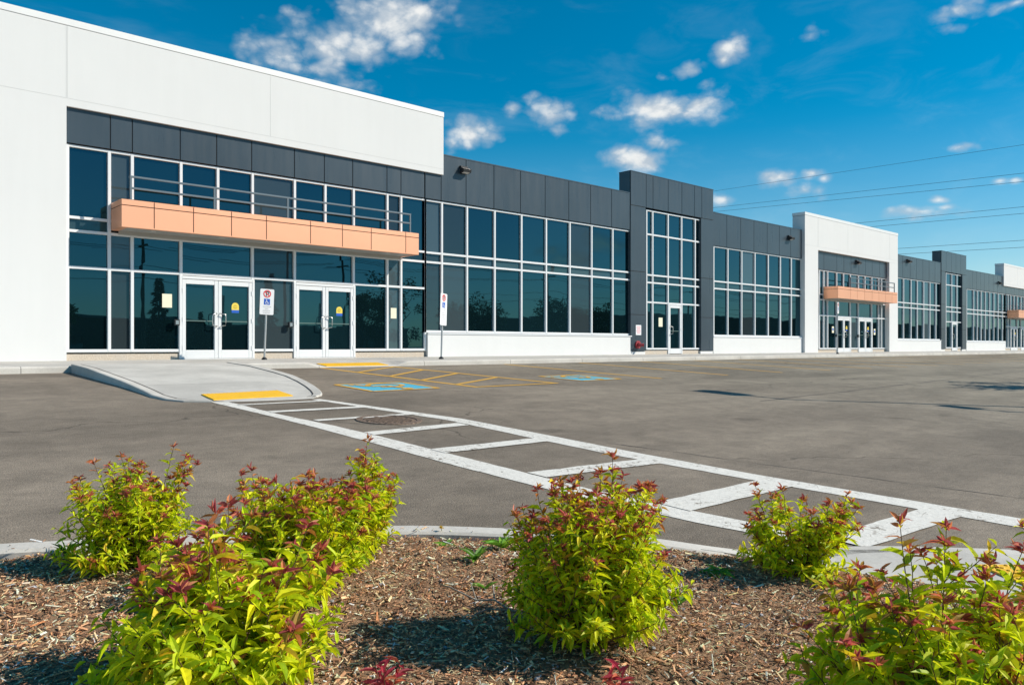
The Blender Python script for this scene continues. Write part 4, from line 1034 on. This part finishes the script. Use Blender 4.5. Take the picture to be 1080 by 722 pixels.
# ------------------------------------------------------------------ parking signs
def parking_sign(x, y, ztop, zbot, w, label, lean, yaw, detail=True):
    z0 = swz(x, y); t = thing('parking_sign', (x, y, z0), label, 'sign', 'accessible parking signs on posts')
    m = MB(); m.tube([(x, y, z0), (x, y, ztop-.04)], .026, 10); post = m.build('post', M_POST, t)
    m = MB(); m.tube([(x, y, z0-.005), (x, y, z0+.03), (x, y, z0+.07)], [.075, .07, .034], 14); m.build('base', M_DARK, t)
    m = MB(); yf = y-.036
    # plate with rounded corners
    h = ztop-zbot; r = .03; cxs = [(x+w/2-r, ztop-r, 0), (x-w/2+r, ztop-r, 90), (x-w/2+r, zbot+r, 180), (x+w/2-r, zbot+r, 270)]
    pr = [(cx+r*math.cos(R(a0+15*k)), cz+r*math.sin(R(a0+15*k))) for cx, cz, a0 in cxs for k in range(7)]
    m.poly([(a, yf, b) for a, b in pr][::-1] if False else [(a, yf, b) for a, b in pr], 0)
    m.poly([(a, yf+.006, b) for a, b in pr][::-1], 0)
    for i in range(len(pr)):
        a, b = pr[i], pr[(i+1)%len(pr)]; m.poly([(a[0], yf, a[1]), (a[0], yf+.006, a[1]), (b[0], yf+.006, b[1]), (b[0], yf, b[1])], 0)
    def flat(pl, mi, d): m.poly([(a, yf-d, b) for a, b in pl], mi)
    s = w/.36; cz = ztop-.125*s; ro = .098*s
    if True:
        for q in ribbon(arc(x, cz, ro-.012*s, 0, 360, 32), .026*s): flat(q, 1, .004)
        # letter P
        pw = .024*s
        flat([(x-.035*s, cz-.062*s), (x-.035*s+pw, cz-.062*s), (x-.035*s+pw, cz+.062*s), (x-.035*s, cz+.062*s)], 3, .002)
        for q in ribbon([(x-.02*s, cz+.05*s), (x+.012*s, cz+.05*s)] + arc(x+.012*s, cz+.022*s, .028*s, 90, -90, 10) + [(x-.02*s, cz-.006*s)], pw): flat(q, 3, .0025)
        a = ro*.70; 
        for q in ribbon([(x-a, cz+a), (x+a, cz-a)], .024*s): flat(q, 1, .0055)
        bz = cz-.125*s-.08*s; b2 = .078*s
        flat([(x-b2, bz-b2), (x+b2, bz-b2), (x+b2, bz+b2), (x-b2, bz+b2)], 2, .002)
        for pl in wheelchair(2*b2*.9): flat([(x-b2*.9+p[0], bz-b2*.9+p[1]) for p in pl], 0, .004)
        z = bz-b2-.05*s; rn = random.Random(int(x*10))
        for wd in (.20, .09, .20, .19, .16, .18):
            if z < zbot+.04: break
            xx = x-wd*s/2
            while xx < x+wd*s/2-.01:
                l = rn.uniform(.012, .035)*s; flat([(xx, z-.009*s), (xx+l, z-.009*s), (xx+l, z+.009*s), (xx, z+.009*s)], 4, .002); xx += l+.007
            z -= .052*s
    plate = m.build('sign_plate', [M_WHITE, M_SRED, M_SBLUE, M_SBLACK, M_SGREY], t)
    b = MB(); 
    for z in (ztop-.12, zbot+.1): b.tube([(x, yf-.006, z), (x, y-.02, z)], .009, 8)
    b.build('bolt', M_STEEL, t)
    t.rotation_euler = (0, R(lean), R(yaw))
    return t
parking_sign(9.17, 19.9, 1.87, 1.19, .37, 'white accessible parking sign on a thin post between the two front double doors', 2.2, -8)
parking_sign(13.6, 18.0, 1.86, .95, .36, 'tall narrow accessible parking sign in front of the long white knee wall', 3.0, 22)
parking_sign(37.0, 17.5, 2.46, 1.92, .34, 'distant small parking sign on a post in front of the far white portal', -1.0, 14)

# ------------------------------------------------------------------ things across the lot that the glass mirrors and that shade the lot
def far_tree(x, y, h, r, seed, conifer, label, z=None, n=1700, ls=.45, trunk_h=.25, group='trees across the street'):
    rn = random.Random(seed); z0 = gz(y) if z is None else z; t = thing('conifer_tree' if conifer else 'leafy_tree', (x, y, z0), label, 'tree', group)
    m = MB(); m.tube([(x, y, z0-.1), (x+.05*h*.2, y, z0+h*.45), (x, y, z0+h*.92)], [h*.022, h*.014, h*.004], 8)
    for k in range(0 if conifer else 6):
        a = rn.uniform(0, math.tau); b = z0+h*rn.uniform(.3, .55); m.tube([(x, y, b), (x+math.cos(a)*r*.4, y+math.sin(a)*r*.4, b+h*.14), (x+math.cos(a)*r*.75, y+math.sin(a)*r*.75, b+h*.22)], [h*.009, h*.006, h*.002], 5)
    m.build('trunk', M_BARK, t)
    f_ = MB(); cl = [(Vector((rn.gauss(0,.42)*r, rn.gauss(0,.42)*r, h*rn.uniform(trunk_h+.18, .92))), r*rn.uniform(.28, .5)) for _ in range(16)]
    for i in range(n):
        if conifer:
            u = rn.random()**1.6; zz = h*(.06+.94*u); rr = r*(1-u)*(.75+.25*math.sin(zz*9/h*6))*math.sqrt(rn.random()); a = rn.uniform(0, math.tau)
            p = Vector((x+math.cos(a)*rr, y+math.sin(a)*rr, z0+zz)); d = Vector((math.cos(a), math.sin(a), rn.uniform(-.6, .1))); c = rn.choice([(0.02,0.045,0.018),(0.03,0.06,0.022),(0.016,0.035,0.016)])
        else:
            c_, cr = rn.choice(cl); v = Vector((rn.gauss(0,1), rn.gauss(0,1), rn.gauss(0,1))).normalized()*cr*rn.random()**.4
            p = Vector((x, y, z0))+c_+v; d = Vector((rn.gauss(0,1), rn.gauss(0,1), rn.gauss(0,.6))); c = rn.choice([(0.05,0.09,0.02),(0.04,0.075,0.02),(0.065,0.11,0.025)])
        leaf(f_, p, d, Vector((rn.gauss(0,1), rn.gauss(0,1), 1)), ls*rn.uniform(.6, 1.2), ls*.5, jit(c, rn), .2, .5)
    f_.build('crown', M_TREE, t)
# lawn across the street
m = MB(); m.box(-60, 220, -60, -26, gz(-30)-.3, gz(-30)+.10); structure(m.build('lawn', M_LAWN), 'green lawn across the street')
def far_building(x0, x1, y0, y1, h, label, roof=False):
    z0 = gz(-30)+.1; t = thing('warehouse_building', ((x0+x1)/2, y1, z0), label, 'building', 'low buildings across the street')
    m = MB(); m.box(x0, x1, y0, y1, z0, z0+h); m.build('wall', M_BRICK, t)
    m = MB(); m.box(x0-.2, x1+.2, y0-.2, y1+.2, z0+h, z0+h+.25); m.build('roof', M_ROOF, t)
    w = MB(); n_ = int((x1-x0)/5)
    for i in range(n_): xx = x0+2+i*5; w.box(xx, xx+2, y1, y1+.05, z0+1, z0+h*.6)
    w.build('window', M_GLASS, t)
far_building(17, 33, -60, -44, 4.3, 'low brown brick building across the street opposite the entrance')
far_building(38, 62, -66, -48, 3.8, 'small flat roofed brick building across the street')
far_building(78, 102, -62, -44, 5.4, 'middle brick warehouse across the street')
far_building(108, 330, -70, -42, 7.0, 'long dark warehouse at the far end of the street')
for i, (x, y, h, r, cn) in enumerate([(25.5, -36, 8.0, 1.8, 1), (30.5, -38, 5.2, 1.4, 1), (37, -36, 9.0, 1.7, 1), (17.5, -38, 5.0, 1.8, 0), (47, -34, 7.6, 1.5, 0), (50.5, -35, 7.0, 1.6, 0), (63, -36, 7.6, 3.6, 0), (69, -37, 7.0, 3.0, 0), (79, -36, 8.4, 3.2, 0), (88, -38, 7.8, 2.8, 0), (55, -42, 4.6, 2.6, 0), (97, -40, 6.4, 2.8, 0)]):
    far_tree(x, y, h, r, 100+i, cn, ('%s conifer in the row across the street, behind the viewer' if cn else '%s leafy tree in the row across the street, behind the viewer') % ('first','second','third','fourth','fifth','sixth','seventh','eighth','ninth','tenth','eleventh','twelfth')[i])
# utility poles and their wires across the street
def utility_pole(x, y, h, label):
    z0 = gz(y); t = thing('utility_pole', (x, y, z0), label, 'utility pole', 'utility poles across the street')
    m = MB(); m.tube([(x, y, z0-.1), (x, y, z0+h)], [.17, .11], 10); m.build('pole', M_BARK, t)
    m = MB()
    for k in (0, 1.1): m.box(x-.06, x+.06, y-1.1, y+1.1, z0+h-.5-k, z0+h-.36-k)
    m.build('crossarm', M_BARK, t)
PX = [-8, 22, 42, 72, 104, 140]
for i, x in enumerate(PX): utility_pole(x, -29, 11.5, '%s wooden utility pole with two crossarms along the street behind the viewer' % ('first','second','third','fourth','fifth','sixth')[i])
def wire(pts, r, label, group):
    m = MB(); m.tube(pts, r, 5); return tag(m.build('power_line', M_WIRE), label, 'power line', group)
for wi, (dy, zz) in enumerate(((-1, 11.0), (0, 11.0), (1, 11.0), (-.9, 9.9), (.9, 9.9), (0, 8.2), (.1, 7.4))):
    pts = []
    for a, b in zip(PX, PX[1:]):
        for k in range(12): t_ = k/12; pts.append((a+(b-a)*t_, -29+dy, gz(-29)+zz-4*.55*t_*(1-t_)))
    pts.append((PX[-1], -29+dy, gz(-29)+zz)); wire(pts, .022, '%s overhead wire strung between the utility poles along the street' % ('first top','second top','third top','first middle','second middle','upper low','lowest')[wi], 'wires across the street')
# lamp posts just outside the frame: their shadows lie on the lot
def lamp_post(x, y, h, arm, label, lw):
    z0 = gz(y); t = thing('lamp_post', (x, y, z0), label, 'lamp post', 'parking lot lamp posts')
    m = MB(); m.tube([(x, y, z0), (x, y, z0+h)], [.075, .05], 10); m.build('pole', M_DARK, t)
    m = MB(); m.tube([(x, y, z0), (x, y, z0+.6)], .28, 14); m.build('base', M_CONC, t)
    m = MB(); m.tube([(x, y, z0+h-.1), (x, y+arm*.4, z0+h)], .035, 8); m.box(x-lw, x+lw, y+arm*.4, y+arm, z0+h-.06, z0+h+.10, 0, .02); m.build('lamp_head', M_DARK, t)
lamp_post(20.85, .62, 8.0, 1.75, 'tall dark parking lot lamp post', .22)
lamp_post(21.9, -1.6, 7.0, 1.0, 'shorter dark parking lot lamp post', .14)
far_tree(27.0, 2.2, 6.0, 1.35, 140, 0, 'young leafy tree at the right of the lot, casting a shadow on the asphalt', n=1500, ls=.22, trunk_h=.35, group='trees beside the lot')

# transmission wires crossing the sky behind the building
base = Vector((0, 0, CAMZ))
dirw = Vector((0.109, 0.994, 0))
def ray(u, v): a = (u-540)/F; return Vector((CT+a*ST, ST-a*CT, (365-v)/F))
P0 = base + ray(1080, 365)*95
def hit(u, v):
    d = ray(u, v); # intersect with the vertical plane through P0 along dirw
    nx, ny = dirw.y, -dirw.x; t = ((P0.x)*nx + (P0.y)*ny)/(d.x*nx + d.y*ny); return base + d*t
for i, (ua, va, ub, vb) in enumerate([(780,197.5,1080,152.6), (780,216,1080,182.6), (780,220.7,1080,191.5), (907,235,1080,218), (907,240.2,1080,225), (948,262,1080,253.3), (948,268,1080,260.7)]):
    a, b = hit(ua, va), hit(ub, vb); s = (a-b); pts = []
    for k in range(25):
        t = -0.8 + k*0.15; p = b + s*t; p.z += 0.0*t
        pts.append(p)
    wire(pts, .023 if i else .020, ('highest of the thin wires crossing the sky at the right', 'upper wire of the second pair in the sky at the right', 'lower wire of the second pair in the sky at the right', 'upper wire of the third pair, above the far charcoal section', 'lower wire of the third pair, above the far charcoal section', 'upper wire of the lowest pair, touching the far tower', 'lowest wire, just above the far charcoal tower')[i], 'thin power lines crossing the sky')

# ------------------------------------------------------------------ sun, sky, clouds
sun = bpy.data.lights.new('sun', 'SUN'); sun.energy = 5.0; sun.angle = R(0.53); sun.color = (1.0, 0.925, 0.80)
so = bpy.data.objects.new('sun', sun); COL.objects.link(so)
ld = Vector((-SUN_AZ.x*math.cos(SUN_EL), -SUN_AZ.y*math.cos(SUN_EL), -math.sin(SUN_EL)))
so.rotation_euler = ld.to_track_quat('-Z', 'Y').to_euler(); so.location = (30, -30, 40)
W = bpy.data.worlds.new('World'); SC.world = W; W.use_nodes = True
k = NT(W.node_tree); bg = k.n['Background']
sky = k.new('ShaderNodeTexSky'); sky.sky_type = 'NISHITA'; sky.sun_disc = False; sky.sun_elevation = SUN_EL
sky.sun_rotation = math.atan2(SUN_AZ.x, SUN_AZ.y); sky.altitude = 200; sky.air_density = 1.0; sky.dust_density = 0.25; sky.ozone_density = 3.5
dirn = k.new('ShaderNodeTexCoord').outputs['Generated']
hs = k.new('ShaderNodeHueSaturation'); hs.inputs['Hue'].default_value = 0.482; hs.inputs['Saturation'].default_value = 1.54; hs.inputs['Value'].default_value = 1.0
k.l.new(sky.outputs[0], hs.inputs['Color'])
clouds = [(405,22,66,30,1),(352,44,58,28,1),(300,58,46,22,.8),(338,74,55,16,.65),(375,88,28,9,.5),(440,12,30,18,.9),
 (495,143,30,22,1),(478,152,18,14,.8),(583,120,32,18,1),(541,116,11,9,.6),(590,134,14,10,.8),
 (700,116,70,18,1.1),(662,121,30,11,.9),(736,111,26,14,.9),(672,166,38,16,1),(698,151,22,13,1),(655,160,18,9,.8),
 (725,75,22,11,.9),(741,88,12,8,.6),(768,49,25,16,1),(763,63,11,9,.7),(700,82,8,5,.5),
 (822,187,22,11,1),(857,183,15,7,.9),(869,188,10,6,.8),(852,202,24,10,.9),(866,210,10,7,.7),(760,210,16,9,.7),
 (1008,10,24,11,.8),(1004,31,14,6,.6),(1072,3,22,6,.6),(972,223,28,7,.7),(991,211,11,5,.8),(996,219,11,4,.7),(1054,191,15,5,.8),(1070,190,9,4,.7),
 (1012,155,16,4,.45),(855,37,8,6,.3)]
mir = [(585,262,26,10,.9),(640,258,34,12,1),(690,300,30,10,.8),(610,275,30,9,.7),(1000,330,60,8,.6)]
acc = None
def blob(c, a, b, w):
    global acc
    right = c.cross(Vector((0,0,1))).normalized(); up = right.cross(c).normalized()
    rot = Matrix((right, c, up)).transposed().to_euler()
    v = k.mapping(dirn, tuple(c), tuple(rot), (a, max(a, b)*1.5, b), 'TEXTURE')
    ln = k.vmath('LENGTH', v).outputs['Value']
    val = k.math('MULTIPLY_ADD', ln, -w, w)
    acc = val if acc is None else k.math('SMOOTH_MAX', acc, val, 0.12)
for (u, v, ru, rv, w) in clouds:
    c = skydir(u, v); sc = (CT*c.x + ST*c.y) ; blob(c, ru*1.14/F*sc, rv*1.2/F*sc, w)
for (u, v, ru, rv, w) in mir:
    c = skydir(u, v); sc = (CT*c.x + ST*c.y); c = Vector((c.x, -c.y, c.z)); blob(c, ru*1.3/F*sc, rv*1.4/F*sc, w)
wv = k.mapping(dirn, scale=(1, 1, 1.5))
def billow(vec):
    """cauliflower relief: rounded cells at three sizes on top of a soft noise"""
    wn = k.new('ShaderNodeTexNoise'); k.l.new(vec, wn.inputs['Vector']); wn.inputs['Scale'].default_value = 30; wn.inputs['Detail'].default_value = 5
    wv_ = k.vmath('ADD', vec, k.vmath('SCALE', wn.outputs['Color']).outputs[0])
    wv_.inputs[1].links[0].from_node.inputs['Scale'].default_value = 0.03
    tot = None
    for sc_, am in ((24, 1.0), (62, 0.55)):
        v = k.new('ShaderNodeTexVoronoi', feature='F1'); k.l.new(wv_.outputs[0], v.inputs['Vector']); v.inputs['Scale'].default_value = sc_
        t = k.math('MULTIPLY', k.math('SUBTRACT', 0.45, v.outputs['Distance']), am)
        tot = t if tot is None else k.math('ADD', tot, t)
    return tot
bl = billow(wv)
n1 = k.noise(wv, 15, 7, 0.58, 0.2)
nn = k.math('ADD', k.math('MULTIPLY', bl, 0.75), k.math('MULTIPLY', k.math('SUBTRACT', n1, 0.5), 1.6))
dens = k.ramp(k.math('ADD', acc, nn), -0.08, 1.02)
sd = Vector((SUN_AZ.x*.7, SUN_AZ.y*.6, 0.9))*0.016
wv2 = k.vmath('ADD', wv, tuple(sd)).outputs[0]
n1a = k.noise(wv, 22, 4, 0.55, 0.2); n1b = k.noise(wv2, 22, 4, 0.55, 0.2)
rel = k.math('ADD', k.math('MULTIPLY', k.math('SUBTRACT', n1a, n1b), 3.2), k.math('MULTIPLY', k.math('SUBTRACT', dens, 0.6), 0.8))
lit = k.ramp(rel, -0.3, 0.6, 0.0, 1.0)
ccol = k.mix(lit, (4.6, 5.3, 6.0), (8.2, 8.25, 8.1))
# thin high veil low in the sky
sz = k.new('ShaderNodeSeparateXYZ'); k.l.new(dirn, sz.inputs[0])
veil = k.math('MULTIPLY', k.ramp(k.noise(k.mapping(dirn, rot=(0,0,.6), scale=(1.2,4,9)), 3.0, 7, .6, .6), .45, .8, 0, .16), k.ramp(sz.outputs[2], 0.0, .45, 1.0, .25))
hzn = k.ramp(sz.outputs[2], 0.0, 0.30, 0.22, 0.0)
skc = k.mix(k.math('MAXIMUM', veil, k.math('ADD', hzn, k.math('MULTIPLY', veil, 0.6))), hs.outputs[0], (5.6, 7.2, 8.2))
fin = k.mix(k.math('MULTIPLY', dens, 0.97), skc, ccol)
k.l.new(fin, bg.inputs['Color']); bg.inputs['Strength'].default_value = 0.10

# ------------------------------------------------------------------ camera and render settings
cam = bpy.data.cameras.new('camera'); co = bpy.data.objects.new('camera', cam); COL.objects.link(co)
co.location = (0, 0, CAMZ); co.rotation_euler = (R(90), 0, TH - R(90))
cam.sensor_width = 36; cam.lens = 36*F/1080; cam.shift_y = 4/1080; cam.clip_start = 0.05; cam.clip_end = 3000
SC.camera = co
SC.view_settings.view_transform = 'Standard'; SC.view_settings.look = 'None'; SC.view_settings.exposure = 0.16; SC.view_settings.gamma = 1.0; SC.view_settings.use_curve_mapping = False
SC.render.engine = 'CYCLES'; SC.cycles.use_denoising = True; SC.cycles.max_bounces = 6; SC.cycles.diffuse_bounces = 3; SC.cycles.glossy_bounces = 3; SC.cycles.transparent_max_bounces = 8
